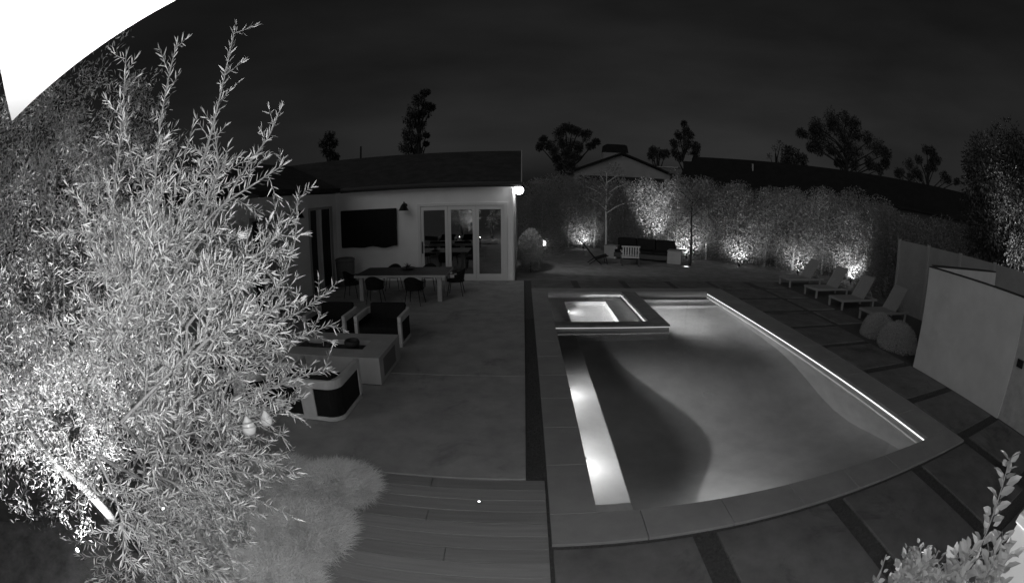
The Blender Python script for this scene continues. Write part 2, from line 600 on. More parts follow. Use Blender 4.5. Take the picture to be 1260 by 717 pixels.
def pool_light(loc, tgt, power, ang, label, size=.13):
    t = thing('pool_light', label, 'pool light', loc, group='underwater pool lights')
    d = (Vector(tgt) - Vector(loc)).normalized()
    q = d.to_track_quat('Z', 'Y').to_matrix().to_4x4()
    b = MB().lathe([(.05, -.02), (.052, 0), (.05, .01), (.04, .012)], 20).build('ring', mat('steel_ring', .5, .3, metal=1.0), t)
    l = MB().lathe([(.039, .0125), (.034, .018), (.001, .02)], 20).build('lens', lamp_on, t)
    for o in (b, l): o.matrix_local = q
    s = spot('pool_lamp', Vector((0, 0, 0)) + d * .05, d * 2, power, ang, t, 0.7, size)
    return t
pool_light((.745, 6.75, -.195), (1.6, 6.75, -.70), 40, 178, 'lit underwater lamp over the bench nearer the spa')
pool_light((.745, 4.65, -.195), (1.6, 4.65, -.70), 44, 178, 'lit underwater lamp over the bench nearer the deck')
pool_light((3.47, 11.3, -.36), (5.4, 11.35, -.62), 120, 178, 'lit underwater lamp in the outer side of the spa wall')
pool_light((2.5, 3.44, -.42), (2.5, 6.0, -1.25), 10, 150, 'added underwater fill lamp low in the near wall of the pool')  # unseen lamp, added to lighten the near-left pool floor
pool_light((1.25, 12.2, -.72), (2.4, 12.0, -.85), 800, 172, 'lit underwater lamp inside the spa well')

def bench_fill(y0, y1, power, label):  # hidden fill strips added under the coping to brighten the bench
    t = thing('bench_fill_strip', label, 'fill light', (.744, (y0 + y1) / 2, -.15), group='added fill strips over the pool bench')
    h = (y1 - y0) / 2
    MB().box(-.02, .018, -h, h, .004, .02).build('channel', mat('steel_ring', .5), t)
    MB().box(-.016, .015, -h + .01, h - .01, -.002, .003).build('diffuser', emat('bench_fill_glow', 3), t)
    d = bpy.data.lights.new('bench_fill_lamp', 'AREA')
    d.shape = 'RECTANGLE'
    d.size = .03
    d.size_y = 2 * h
    d.energy = power
    o = bpy.data.objects.new('bench_fill_lamp', d)
    C.objects.link(o)
    o.parent = t
    o.location = (0, 0, -.008)
bench_fill(6.0, 7.0, 17.0, 'added fill strip under the coping to whiten the bench, nearer the spa')
bench_fill(4.15, 5.35, 19.0, 'added fill strip under the coping to whiten the bench, nearer the deck')

# ------------------------------------------------------------------ overhang above the camera
ov = thing('roof_overhang', 'burned-out white corner of a roof overhang in the top left', 'overhang', (-.3, .1, 3.155))
MB().prism([(-.65, .235), (.55, .235), (.55, -.15), (2.9, -.15), (2.9, -1.606)], 'z', 0, .025).build('soffit', soffit_m, ov)
MB().box(-.6, .55, .215, .237, .026, .16).build('fascia', soffit_m, ov)

# ------------------------------------------------------------------ the house
HY = 15.30
house = thing('house', 'single-storey white house with dark shingle roof and folding glass doors', 'house', (-3.4, HY, 0))
def hp(o):
    o.matrix_parent_inverse = Matrix.Translation((3.4, -HY, 0))
    return o
WT = 3.20
DX0, DX1, DZ = -3.52, -0.56, 2.60
# front wall with door opening, gable wall, left wing wall with two openings
wl = MB()
wl.box(-6.65, DX0, HY, HY + .2, 0, WT)
wl.box(DX0, DX1, HY, HY + .2, DZ, WT)
wl.box(DX1, -.26, HY, HY + .2, 0, WT)
wl.box(-.46, -.262, HY + .2, 22.6, 0, WT)
wl.prism([(HY + .0, WT), (22.6, WT), (18.95, 4.45)], 'x', -.455, -.265)
hp(wl.build('wall', plaster, house))
lw = MB()
LX = -6.65
for a, b, z0 in ((14.85, HY, 0), (10.95, 13.05, 0), (5.0, 9.6, 0)):
    lw.box(LX - .2, LX, a, b, z0, WT - .03)
lw.box(LX - .2, LX, 13.05, 14.85, 2.68, WT - .03)
lw.box(LX - .2, LX, 9.6, 10.95, 2.60, WT - .03)
hp(lw.build('wing_wall', plaster, house))
# roof: main gable along x, wing gable along y
RZ, RY = 4.62, 18.95
rf = MB()
EY, EZ = HY - .35, 3.22
t = .12
rf.add([(-.05, EY, EZ), (-.05, RY, RZ), (-14.5, RY, RZ), (-6.3, EY, EZ), (-.05, 22.95, EZ), (-14.5, 22.95, EZ),
        (-.05, EY, EZ + t), (-.05, RY, RZ + t), (-14.5, RY, RZ + t), (-6.3, EY, EZ + t), (-.05, 22.95, EZ + t), (-14.5, 22.95, EZ + t)],
       [(6, 7, 8, 9), (7, 10, 11, 8), (0, 3, 2, 1), (1, 2, 5, 4), (0, 1, 7, 6), (1, 4, 10, 7), (0, 6, 9, 3)])
ro = hp(rf.build('roof', shingle, house))
wr = MB()
wr.add([(-6.3, 4.6, EZ), (-6.3, EY, EZ), (-10.6, RY, RZ - .02), (-10.6, 4.6, RZ - .02), (-14.9, 4.6, EZ), (-14.9, RY, EZ),
        (-6.3, 4.6, EZ + t), (-6.3, EY, EZ + t), (-10.6, RY, RZ + t - .02), (-10.6, 4.6, RZ + t - .02), (-14.9, 4.6, EZ + t), (-14.9, RY, EZ + t)],
       [(6, 7, 8, 9), (9, 8, 11, 10), (0, 3, 2, 1), (3, 4, 5, 2), (0, 1, 7, 6), (0, 6, 9, 3)])
hp(wr.build('wing_roof', shingle, house))
g1 = MB().tube([(-6.3, EY - .05, EZ + .04), (-.05, EY - .05, EZ + .04)], .055, 8).build('gutter', mat('dark_gutter', .05, .5), house)
hp(g1)
hp(MB().box(-6.3, -.05, EY - .001, EY + .025, EZ - .06, EZ + .118).build('fascia_board', mat('dark_fascia', .07, .6), house))
hp(MB().box(-.049, -.02, EY, EY + .03, EZ, EZ + .1).build('rake_board', mat('pale_rake', .5), house))
rk = MB()
rk.add([(-.046, EY, EZ - .02), (-.046, RY, RZ - .02), (-.046, RY, RZ + .14), (-.046, EY, EZ + .14), (-.015, EY, EZ - .02), (-.015, RY, RZ - .02), (-.015, RY, RZ + .14), (-.015, EY, EZ + .14)],
       [(0, 3, 2, 1), (4, 5, 6, 7), (0, 1, 5, 4), (1, 2, 6, 5), (2, 3, 7, 6), (3, 0, 4, 7)])
hp(rk.build('rake_board', mat('pale_rake', .5), house))
hp(MB().box(-6.6, -.1, EY + .03, HY, EZ - .045, EZ - .03).build('soffit', mat('grey_soffit', .35), house))
hp(MB().tube([(-.32, HY - .06, .05), (-.32, HY - .06, 3.1), (-.25, EY, 3.2)], .04, 8).build('downspout', plaster, house))
# folding doors: three leaves with frames, panes
fw = .10
third = (DX1 - DX0 - .12) / 3
hp(MB().box(DX0 - .05, DX0 + .06, HY - .03, HY + .12, 0, DZ + .05).box(DX1 - .06, DX1 + .05, HY - .03, HY + .12, 0, DZ + .05)
   .box(DX0 + .06, DX1 - .06, HY - .03, HY + .12, DZ - .05, DZ + .05).box(DX0 + .06, DX1 - .06, HY - .02, HY + .12, 0.002, .05).build('door_frame', frame_m, house, bevel=.006))
for i in range(3):
    x0 = DX0 + .06 + i * third + .004
    x1 = x0 + third - .008
    d = MB()
    d.box(x0, x0 + fw, HY, HY + .06, .055, DZ - .055)
    d.box(x1 - fw, x1, HY, HY + .06, .055, DZ - .055)
    d.box(x0 + fw, x1 - fw, HY, HY + .06, DZ - .055 - .13, DZ - .055)
    d.box(x0 + fw, x1 - fw, HY, HY + .06, .055, .055 + .17)
    do = hp(d.build('door', frame_m, house, bevel=.005))
    pn = MB().quad((x0 + fw, HY + .03, .22), (x1 - fw, HY + .03, .22), (x1 - fw, HY + .03, DZ - .18), (x0 + fw, HY + .03, DZ - .18)).build('pane', pane_m, do)
    if i == 0:
        MB().box(x0 + .03, x0 + .06, HY - .045, HY - .001, .95, 1.35).build('handle', blackmetal, do)
# dim room behind the glass
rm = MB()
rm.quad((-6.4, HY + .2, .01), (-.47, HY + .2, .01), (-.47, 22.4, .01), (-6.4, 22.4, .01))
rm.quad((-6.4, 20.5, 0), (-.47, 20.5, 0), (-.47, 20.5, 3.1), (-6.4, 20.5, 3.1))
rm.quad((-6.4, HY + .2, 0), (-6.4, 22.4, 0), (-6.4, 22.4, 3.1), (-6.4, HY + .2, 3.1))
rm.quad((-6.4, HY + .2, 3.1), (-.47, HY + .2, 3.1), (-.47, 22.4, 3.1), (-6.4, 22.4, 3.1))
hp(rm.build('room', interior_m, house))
hp(MB().box(-3.4, -1.5, 17.6, 18.4, .01, .9).box(-3.5, -1.4, 17.5, 18.5, .9, .95).build('kitchen_island', darkwood, house))
# left wing: dark double door, an open leaf, and a second opening with a curtain
ld = hp(MB().box(LX - .12, LX - .04, 13.99, 14.80, .02, 2.66).build('wing_door', mat('dark_door', .028, .5), house, bevel=.005))
for a, b in ((14.10, 14.36), (14.44, 14.70)):
    MB().box(LX - .041, LX - .025, a, b, .3, 2.4).build('door_panel', mat('dark_door_panel', .022, .5), ld, bevel=.01)
hp(MB().box(LX - .1, LX + .02, 13.80, 13.98, .0, 2.66).build('door_jamb', frame_m, house))
hp(MB().box(LX - .16, LX - .1, 13.05, 13.80, .0, 2.67).build('dark_leaf', blackmetal, house))
hp(MB().box(LX - .02, LX + .03, 14.80, 14.90, 0, 2.74).box(LX - .02, LX + .03, 13.0, 13.1, 0, 2.74).box(LX - .02, LX + .03, 13.1, 14.8, 2.66, 2.74).build('door_casing', mat('mid_casing', .42), house))
hp(MB().box(LX - .02, LX + .03, 10.92, 11.02, 0, 2.68).box(LX - .02, LX + .03, 9.5, 9.6, 0, 2.68).box(LX - .02, LX + .03, 9.6, 10.92, 2.58, 2.68).build('door_casing', mat('mid_casing', .42), house))
cur = MB()
pts = []
for i in range(41):
    yq = 10.15 + .75 * i / 40
    pts.append((LX - .10 + .025 * math.sin(i * 1.25), yq))
for a, b in zip(pts[:-1], pts[1:]):
    cur.quad((a[0], a[1], .02), (b[0], b[1], .02), (b[0], b[1], 2.55), (a[0], a[1], 2.55))
hp(cur.build('curtain', curtain_m, house, smooth=True))
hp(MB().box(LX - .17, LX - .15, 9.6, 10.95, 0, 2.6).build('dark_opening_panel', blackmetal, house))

# covered outdoor television
tv = thing('outdoor_television', 'large black covered television hung on the white house wall', 'television', (-5.36, HY, 1.9))
MB().box(-1.06, 1.06, -.13, -.03, -.64, .64).build('screen_cover', black_m, tv, bevel=.03)
bot = [(-1.05 + 2.1 * i / 30, -.67 - .035 * math.sin(i * .21) ** 2 - .02 * math.sin(i * .55 + 1)) for i in range(31)]
MB().prism([(1.05, -.60), (-1.05, -.60)] + bot, 'y', -.115, -.045).build('loose_hem', black_m, tv)
MB().box(-.3, .3, -.03, 0, -.25, .25).build('wall_bracket', blackmetal, tv)

def sconce(loc, rz, label):
    t = thing('wall_sconce', label, 'wall lamp', loc, rz, 'barn-style wall lamps on the house')
    MB().lathe([(.07, -.01), (.07, .01)], 16).build('backplate', blackmetal, t).rotation_euler = (R(90), 0, 0)
    MB().tube([(0, -.01, 0), (0, -.12, .10), (0, -.24, .12), (0, -.27, .06)], .014, 8).build('arm', blackmetal, t)
    MB().lathe([(.18, -.17), (.165, -.15), (.10, -.02), (.05, .05), (.03, .07)], 20, (0, -.27, 0)).build('shade', blackmetal, t, smooth=True)
sconce((-3.99, HY, 2.62), 0, 'black barn lamp between the television and the glass doors')
sconce((LX, 11.85, 2.66), R(90), 'black barn lamp on the left wing behind the olive twigs')

# flood light at the eave corner
fl = thing('flood_light', 'blazing white flood light under the right eave corner of the house', 'flood light', (-.12, HY - .12, 3.10))
MB().lathe([(.03, .10), (.05, .06), (.06, -.02)], 14).build('housing', blackmetal, fl)
MB().lathe([(.001, -.20), (.10, -.17), (.16, -.08), (.15, .0), (.09, .06), (.03, .085)], 20).build('bulb', emat('flood_bulb', 12), fl, smooth=True)
spot('flood_lamp', (.06, .12, -.03), (5, 9, -.7), 620, 120, fl, 0.5, .06)

# utility pole behind the roof
up = thing('utility_pole', 'thin dark pole rising behind the house roof', 'pole', (-14.76, 40, 0))
MB().tube([(0, 0, 0), (0, 0, 7.9)], [.12, .08], 8).build('mast', dark_bark, up)
MB().box(-.5, .5, -.05, .05, 6.4, 6.5).build('crossarm', dark_bark, up)

# ------------------------------------------------------------------ garden walls on the right
gw = thing('garden_wall', 'tall smooth white garden wall beside the pool on the right', 'wall', (8.58, 4.0, 0))
MB().box(-.10, .10, -.95, 2.02, -.05, 2.13).build('wall_panel', garden_wall_m, gw, bevel=.004)
MB().box(-.05, .10, -6.5, -.952, -.05, 2.128).build('rough_wall_panel', mat('rough_render', .42, .95, .2, 5, .7, 45), gw, bevel=.004)
MB().box(-.09, -.052, -1.22, -1.05, .98, 1.12).build('socket_box', blackmetal, gw)
MB().box(-.103, .103, -6.5, 2.023, 2.13, 2.15).build('cap', mat('dark_wall_cap', .05, .6), gw)
rwall = thing('enclosure_wall', 'pale return wall showing above the top of the white garden wall', 'wall', (10.7, 6.0, 0))
MB().box(-2.02, 2.0, -.08, .08, -.05, 2.15).build('wall_panel', garden_wall_m, rwall, bevel=.004)
MB().box(-2.02, 2.0, -.083, .083, 2.15, 2.18).build('cap', mat('dark_wall_cap', .05), rwall)
fence = thing('boundary_fence', 'grey panel boundary fence running behind the loungers', 'fence', (13.1, 7.8, 0))
for i, (a, b) in enumerate([(-3.2, -1.6), (-1.6, 0.0), (0.0, 1.6), (1.6, 3.2)]):
    MB().box(-.03, .03, a + .01, b - .01, -.05, 2.36).build('panel', fence_m, fence, bevel=.004)
for a in (-3.2, -1.6, 0, 1.6, 3.2):
    MB().box(-.06, .06, a - .05, a + .05, -.05, 2.40).build('post', mat('fence_post', .34), fence)

# ------------------------------------------------------------------ patio furniture
# fire table
ft = thing('fire_table', 'long pale stone fire table with sunken black burner tray', 'fire table', (-3.32, 6.98, 0))
a, b, h = 1.11, .62, .48
rx0, rx1, ry0, ry1 = -.70, .70, -.24, .24
tp = MB()
tp.box(-a, rx0, -b, b, .03, h).box(rx1, a, -b, b, .03, h).box(rx0, rx1, -b, ry0, .03, h).box(rx0, rx1, ry1, b, .03, h)
tp.build('stone_body', stone_t, ft)
MB().box(rx0 + .002, rx1 - .002, ry0 + .002, ry1 - .002, .1, h - .09).build('burner_tray', blackmetal, ft)
MB().box(-a + .05, a - .05, -b + .05, b - .05, 0, .03).build('plinth', blackmetal, ft)
MB().box(a + .001, a + .004, -.42, .30, .10, .40).build('access_panel', mat('dark_access_panel', .16, .7), ft)
for i in range(16):
    r = rnd.uniform(.05, .10)
    x, y = rnd.uniform(-.6, .6), rnd.uniform(-.14, .14)
    st = MB()
    vs, n = [], 8
    st.lathe([(r * .35, -r * .5), (r * rnd.uniform(.8, 1), -r * .2), (r, r * .15), (r * .6, r * .55), (r * .15, r * .7)], 7, (x, y, h - .06))
    st.build('lava_rock', mat('lava_rock', .05, .9, .4, 20), ft)
MB().lathe([(.10, 0), (.135, .05), (.14, .1), (.12, .13), (.105, .12), (.12, .08)], 18, (.42, .0, h - .05)).build('burner_cover', mat('dark_cover', .035, .6), ft, smooth=True)

def club_chair():
    """low club chair, front towards -y: wrapped pale frame, black infill and cushions"""
    t = thing('club_chair', '', 'armchair', (0, 0, 0))
    W, Dp, H = .50, .46, .62
    path = [(W, -Dp)]
    rc = .20
    path.append((W, Dp - rc))
    for i in range(1, 7):
        an = i / 6 * math.pi / 2
        path.append((W - rc + rc * math.cos(an), Dp - rc + rc * math.sin(an)))
    path += [(-p[0], p[1]) for p in path[::-1]]
    n = len(path)
    def band(z0, z1, off0, off1, i0=0, i1=n):
        mb = MB()
        P = path[i0:i1]
        L = len(P)
        O, I = [], []
        for i, (x, y) in enumerate(P):
            a = P[max(i - 1, 0)]
            b = P[min(i + 1, L - 1)]
            d = Vector((b[0] - a[0], b[1] - a[1])).normalized()
            nv = Vector((d.y, -d.x))
            O.append((x + nv.x * off0, y + nv.y * off0))
            I.append((x + nv.x * off1, y + nv.y * off1))
        for i in range(L - 1):
            c = [O[i], O[i + 1], I[i + 1], I[i]]
            mb.add([(q[0], q[1], z0) for q in c] + [(q[0], q[1], z1) for q in c],
                   [(0, 1, 2, 3), (7, 6, 5, 4), (0, 4, 5, 1), (2, 6, 7, 3)] + ([(0, 3, 7, 4)] if i == 0 else []) + ([(1, 5, 6, 2)] if i == L - 2 else []))
        return mb
    band(H - .13, H, .0, -.075).build('top_rail', chairframe, t, bevel=.012)
    band(0.015, .075, .0, -.06).build('bottom_rail', chairframe, t, bevel=.01)
    band(.07, H - .125, -.02, -.05).build('infill', black_m, t)
    for s in (-1, 1):
        MB().box(s * W - (.075 if s > 0 else 0), s * W + (0 if s > 0 else .075), -Dp - .005, -Dp + .09, .0, H - .128).build('front_post', chairframe, t, bevel=.012)
    MB().box(-.11, .11, Dp - .072, Dp + .002, .07, H - .128).build('back_post', chairframe, t, bevel=.01)
    MB().box(-W + .08, W - .08, -Dp + .02, Dp - .2, .16, .40).build('seat_cushion', black_m, t, bevel=.04)
    MB().box(-W + .10, W - .10, Dp - .22, Dp - .08, .34, .74, Matrix.Rotation(R(-4), 4, 'X')).build('back_cushion', black_m, t, bevel=.05)
    return t
c0 = club_chair()
spots = [((-2.89, 5.50, 0), 180, 'pale framed club chair turned from the camera, clear of the twigs'),
         ((-4.15, 5.52, 0), 180, 'club chair mostly hidden behind the olive twigs'),
         ((-2.84, 8.72, 0), 0, 'black club chair beyond the fire table, nearest the pool'),
         ((-4.04, 8.72, 0), 0, 'black club chair beyond the fire table, left of its twin')]
for i, (loc, rz, lab) in enumerate(spots):
    o = c0 if i == 0 else copy_tree(c0)
    o.location = loc
    o.rotation_euler = (0, 0, R(rz))
    tag(o, lab, 'armchair', 'club chairs around the fire table')

# dining set
dt = thing('dining_table', 'long grey outdoor dining table with pale edge before the house', 'table', (-3.44, 12.85, 0))
MB().box(-1.34, 1.34, -.72, .72, .715, .75).build('tabletop', tabletop_m, dt, bevel=.004)
MB().box(-1.345, 1.345, -.725, -.70, .68, .748).box(1.325, 1.346, -.70, .72, .68, .748).box(-1.346, -1.325, -.70, .72, .68, .748).build('edge_trim', palewood, dt)
for sx in (-1, 1):
    for sy in (-1, 1):
        MB().box(sx * 1.16 - .06, sx * 1.16 + .06, sy * .62 - .05, sy * .62 + .05, 0, .712).build('leg', palewood, dt, bevel=.006)
bw_ = thing('centrepiece_bowl', 'small dark leafy bowl in the middle of the dining table', 'bowl', (-3.40, 13.1, .75))
MB().lathe([(.08, 0), (.20, .03), (.24, .06), (.22, .062), (.06, .02)], 18).build('dish', blackmetal, bw_, smooth=True)
nP = 26
leaf_mesh('sprig', np.array([[0, 0, .04]]) + rng.normal(size=(nP, 3)) * .03, rng.normal(size=(nP, 3)) * .5 + [0, 0, .7], rng.uniform(.08, .15, nP), np.full(nP, .03), dark_leaf, bw_)

def dining_chair():
    """bucket armchair on thin legs, front towards +y"""
    t = thing('dining_chair', '', 'chair')
    mb = MB()
    n = 12
    vs, fs = [], []
    for j in range(6):
        z = .42 + j * .075
        for i in range(n + 1):
            a = math.pi * (i / n) + math.pi
            rx, ry = .25 + .006 * j, .24 + .012 * j
            dip = .16 * abs(math.cos(a)) ** 2.2 * (j / 5)
            vs.append((rx * math.cos(a), ry * math.sin(a), z - dip))
    for j in range(5):
        for i in range(n):
            k = j * (n + 1) + i
            fs.append((k, k + 1, k + n + 2, k + n + 1))
    mb.add(vs, fs)
    o = mb.build('backrest', black_m, t, smooth=True)
    s = o.modifiers.new('solid', 'SOLIDIFY')
    s.thickness = .025
    MB().lathe([(.20, .40), (.255, .41), (.26, .45), (.23, .475), (.1, .48)], 18).build('seat', black_m, t, smooth=True)
    MB().tube([(-.25, .0, .66), (-.25, .16, .655), (-.25, .22, .62), (-.24, .21, .44)], .012, 6).build('arm', blackmetal, t)
    MB().tube([(.25, .0, .66), (.25, .16, .655), (.25, .22, .62), (.24, .21, .44)], .012, 6).build('arm', blackmetal, t)
    for sx in (-1, 1):
        for sy in (-1, 1):
            MB().tube([(sx * .17, sy * .16, .41), (sx * .23, sy * .23, 0)], [.013, .010], 6).build('leg', blackmetal, t)
    return t
d0 = dining_chair()
dspots = [((-5.05, 12.65, 0), -90, 'black dining chair at the left end of the dining table'),
          ((-4.10, 11.98, 0), 4, 'black dining chair on the camera side of the table, left one'),
          ((-2.92, 11.88, 0), -6, 'black dining chair on the camera side of the table, right one'),
          ((-4.05, 13.75, 0), 180, 'black dining chair tucked behind the table on the left'),
          ((-2.90, 13.75, 0), 178, 'black dining chair tucked behind the table in the middle'),
          ((-1.95, 13.05, 0), 90, 'black dining chair at the right end of the dining table')]
for i, (loc, rz, lab) in enumerate(dspots):
    o = d0 if i == 0 else copy_tree(d0)
    o.location = loc
    o.rotation_euler = (0, 0, R(rz))
    tag(o, lab, 'chair', 'dining chairs round the long table')
bx = thing('storage_bin', 'grey rounded bin standing in the corner of the house walls', 'bin', (-6.05, 14.55, 0))
MB().lathe([(.26, 0), (.31, .05), (.34, .80), (.33, .84)], 24).build('body', mat('grey_bin', .16, .7), bx, smooth=True)
MB().lathe([(.35, .845), (.355, .90), (.30, .94), (.05, .95)], 24).build('lid', mat('grey_bin_lid', .20, .7), bx, smooth=True)

# ------------------------------------------------------------------ sun loungers
def lounger():
    """foot towards -x"""
    t = thing('sun_lounger', '', 'sun lounger')
    L, W, z = 2.0, .36, .33
    fr = MB()
    for s in (-1, 1):
        fr.box(0, L, s * W - .025, s * W + .025, z - .07, z)
    fr.box(0, .05, -W + .026, W - .026, z - .069, z - .001).box(L - .05, L, -W + .026, W - .026, z - .069, z - .001)
    fr.build('frame', alu_m, t, bevel=.006)
    for x in (.06, L - .22):
        for s in (-1, 1):
            MB().box(x - .035, x + .035, s * W - .0255, s * W + .0255, 0, z - .071).build('leg', alu_m, t)
    MB().box(.052, 1.18, -W + .027, W - .027, z - .02, z + .004).build('seat_sling', sling_m, t)
    M = Matrix.Translation((1.19, 0, z)) @ Matrix.Rotation(R(-52), 4, 'Y')
    bk = MB().box(0, .86, -W + .06, W - .06, -.012, .012, M).build('back_sling', sling_m, t)
    bf = MB()
    for s in (-1, 1):
        bf.box(0, .88, s * (W - .04) - .02, s * (W - .04) + .02, -.02, .02, M)
    bf.box(.86, .90, -W + .02, W - .02, -.02, .02, M)
    bf.build('back_frame', alu_m, t)
    top = M @ Vector((.5, 0, 0))
    for s in (-1, 1):
        MB().tube([(top.x, s * .29, top.z - .01), (1.80, s * .29, z - .03)], .012, 6).build('stay', alu_m, t)
    return t
l0 = lounger()
lsp = [((10.02, 9.62, 0), -1, 'grey sun lounger nearest the white garden wall'),
       ((9.97, 11.28, 0), 2, 'grey sun lounger second from the white garden wall'),
       ((10.05, 12.98, 0), 3, 'grey sun lounger third from the white garden wall'),
       ((10.0, 14.80, 0), 4, 'grey sun lounger farthest from the white garden wall')]
for i, (loc, rz, lab) in enumerate(lsp):
    o = l0 if i == 0 else copy_tree(l0)
    o.location = (loc[0], loc[1], -.035)
    o.rotation_euler = (0, 0, R(rz))
    tag(o, lab, 'sun lounger', 'sun loungers beside the pool')

# ------------------------------------------------------------------ far seating
sofa = thing('garden_sofa', 'long outdoor sofa with black cushions before the hedge', 'sofa', (5.75, 20.72, -.035), R(-27))
MB().box(-1.45, 1.45, -.42, .42, .10, .32).build('base', darkwood, sofa, bevel=.01)
MB().box(-1.45, 1.45, .34, .44, .322, .75).build('back_frame', darkwood, sofa)
for i in range(3):
    x = -1.42 + i * .95
    MB().box(x, x + .93, -.42, .16, .325, .46).build('seat_cushion', black_m, sofa, bevel=.04)
    MB().box(x, x + .93, .12, .33, .46, .98).build('back_cushion', black_m, sofa, bevel=.05)
for x in (-1.4, 1.4):
    for yv in (-.36, .36):
        MB().box(x - .04, x + .04, yv - .04, yv + .04, 0, .10).build('leg', palewood, sofa)
for (loc, lab) in (((4.30, 21.50, -.035), 'pale cube side table at the left end of the black sofa'),
                   ((6.98, 19.85, -.035), 'pale cube side table at the right end of the black sofa')):
    t = thing('cube_table', lab, 'side table', loc, R(-27), 'cube tables flanking the sofa')
    MB().box(-.33, .33, -.33, .33, .0, .57).build('body', mat('cube_grey', .34, .8, .1, 3), t, bevel=.02)
    MB().box(-.345, .345, -.345, .345, .572, .61).build('top', mat('cube_top', .28, .7), t, bevel=.01)
sl = thing('slatted_chair', 'pale chair with upright slatted back in front of the sofa', 'chair', (4.62, 19.15, -.035), R(-8))
MB().box(-.38, .38, -.35, .35, .34, .40).build('seat', palewood, sl, bevel=.01)
for i in range(7):
    x = -.33 + i * .11
    MB().box(x - .028, x + .028, -.36, -.33, .40, .80).build('slat', palewood, sl)
MB().box(-.40, .40, -.37, -.32, .80, .86).build('top_rail', palewood, sl)
for sx in (-1, 1):
    for sy in (-1, 1):
        MB().box(sx * .36 - .03, sx * .36 + .03, sy * .32 - .03, sy * .32 + .03, 0, .338).build('leg', darkwood, sl)
    MB().box(sx * .38 - .03, sx * .38 + .03, -.32, .34, .58, .62).build('armrest', palewood, sl)
fc = thing('folding_chair', 'dark low folding chair reclining alone on the gravel', 'chair', (3.05, 19.35, -.035), 0)
for s in (-.28, .28):
    MB().tube([(-.68, s, 1.12), (.10, s, .20), (.30, s, .02)], .022, 6).build('back_rail', blackmetal, fc)
    MB().tube([(-.22, s + .03, .02), (.10, s + .03, .24), (.60, s + .03, .40)], .022, 6).build('seat_rail', blackmetal, fc)
    MB().tube([(.48, s + .03, .37), (.56, s + .03, .02)], .02, 6).build('front_leg', blackmetal, fc)
MB().quad((-.66, -.28, 1.09), (-.66, .28, 1.09), (.02, .28, .30), (.02, -.28, .30)).build('back_sling', black_m, fc)
MB().quad((.04, -.28, .24), (.04, .28, .24), (.58, .28, .40), (.58, -.28, .40)).build('seat_sling', black_m, fc)

# ------------------------------------------------------------------ garden lights
def uplight(loc, tgt, power, ang, label, glow=True):
    t = thing('garden_uplight', label, 'garden light', loc, group='garden uplights')
    d = (Vector(tgt) - Vector(loc)).normalized()
    q = Matrix.Translation((0, 0, .12)) @ d.to_track_quat('Z', 'Y').to_matrix().to_4x4()
    MB().tube([(0, 0, -.05), (0, 0, .10)], .012, 6).build('stake', blackmetal, t)
    MB().lathe([(.03, -.05), (.045, -.03), (.05, .05), (.055, .07)], 14).build('head', blackmetal, t).matrix_local = q
    MB().lathe([(.048, .071), (.001, .074)], 14).build('lens', lamp_on, t).matrix_local = q
    spot('uplight_lamp', Vector((0, 0, .12)) + d * .10, Vector((0, 0, .12)) + d * 2, power, ang, t, .8, .03)
    return t
uplight((3.25, 24.32, -.035), (3.3, 24.7, .50), 150, 135, 'uplight in the hedge left of the slender pale trunk')
uplight((4.45, 21.9, -.035), (4.0, 21.7, 1.9), 60, 60, 'uplight at the foot of the slender pale tree trunk')
uplight((6.05, 21.5, -.035), (6.75, 22.7, 2.6), 1100, 62, 'uplight hidden behind the black sofa')
uplight((8.0, 21.05, -.035), (8.2, 21.5, .65), 260, 135, 'uplight in the hedge right of the sofa')
uplight((9.95, 18.85, -.035), (10.2, 19.25, .62), 210, 130, 'uplight in the hedge midway between sofa and loungers')
uplight((12.5, 17.3, -.035), (12.75, 17.65, .45), 150, 135, 'uplight in the hedge behind the farthest lounger')
uplight((14.4, 15.25, -.035), (14.75, 15.7, .75), 300, 130, 'uplight in the hedge behind the middle loungers')
uplight((13.5, 6.15, -.035), (14.1, 5.7, 2.2), 1600, 62, 'uplight under the tree behind the boundary fence')
uplight((-2.75, .95, -.05), (-3.5, 1.75, 2.9), 1000, 95, 'uplight at the foot of the brightly lit back olive')
pb = thing('path_bollard', 'small lit path light beyond the round bush by the house', 'path light', (1.05, 22.6, -.035))
MB().tube([(0, 0, 0), (0, 0, .40)], .03, 8).build('post', blackmetal, pb)
MB().lathe([(.05, .40), (.09, .46), (.09, .60), (.03, .66)], 12).build('lamp_head', emat('bollard_glow', 8), pb)
for loc, lab in (((-3.55, 2.30, -.05), 'tiny lit spike light low inside the near olive'), ((-4.1, 1.11, -.05), 'tiny lit spike light at the bottom left edge')):
    t = thing('spike_light', lab, 'garden light', loc, group='tiny spike lights')
    MB().tube([(0, 0, .10), (0, 0, .22)], .006, 6).build('stake', blackmetal, t)
    MB().lathe([(.012, .22), (.018, .235), (.015, .255), (.003, .26)], 10).build('lamp_head', emat('spike_glow', 25), t)
dl = thing('deck_glow_disc', 'small glowing disc set on the timber deck', 'deck light', (-.42, 3.60, -.002))  # small emissive disc with a steel rim on a plank
MB().lathe([(.028, 0), (.028, .004), (.02, .006)], 14).build('bezel', mat('steel_ring', .5), dl)
MB().lathe([(.012, .0065), (.001, .009)], 14).build('lens', emat('deck_glow', 6), dl)
gd = thing('ground_dish_light', 'small bright dish light on the gravel by the dark trunk', 'garden light', (7.15, 18.75, -.035))
MB().lathe([(.16, 0), (.20, .03), (.19, .05), (.12, .03)], 18).build('dish', mat('steel_dish', .4, .4), gd)
MB().lathe([(.11, .031), (.001, .036)], 18).build('lens', emat('dish_glow', 2.5), gd)

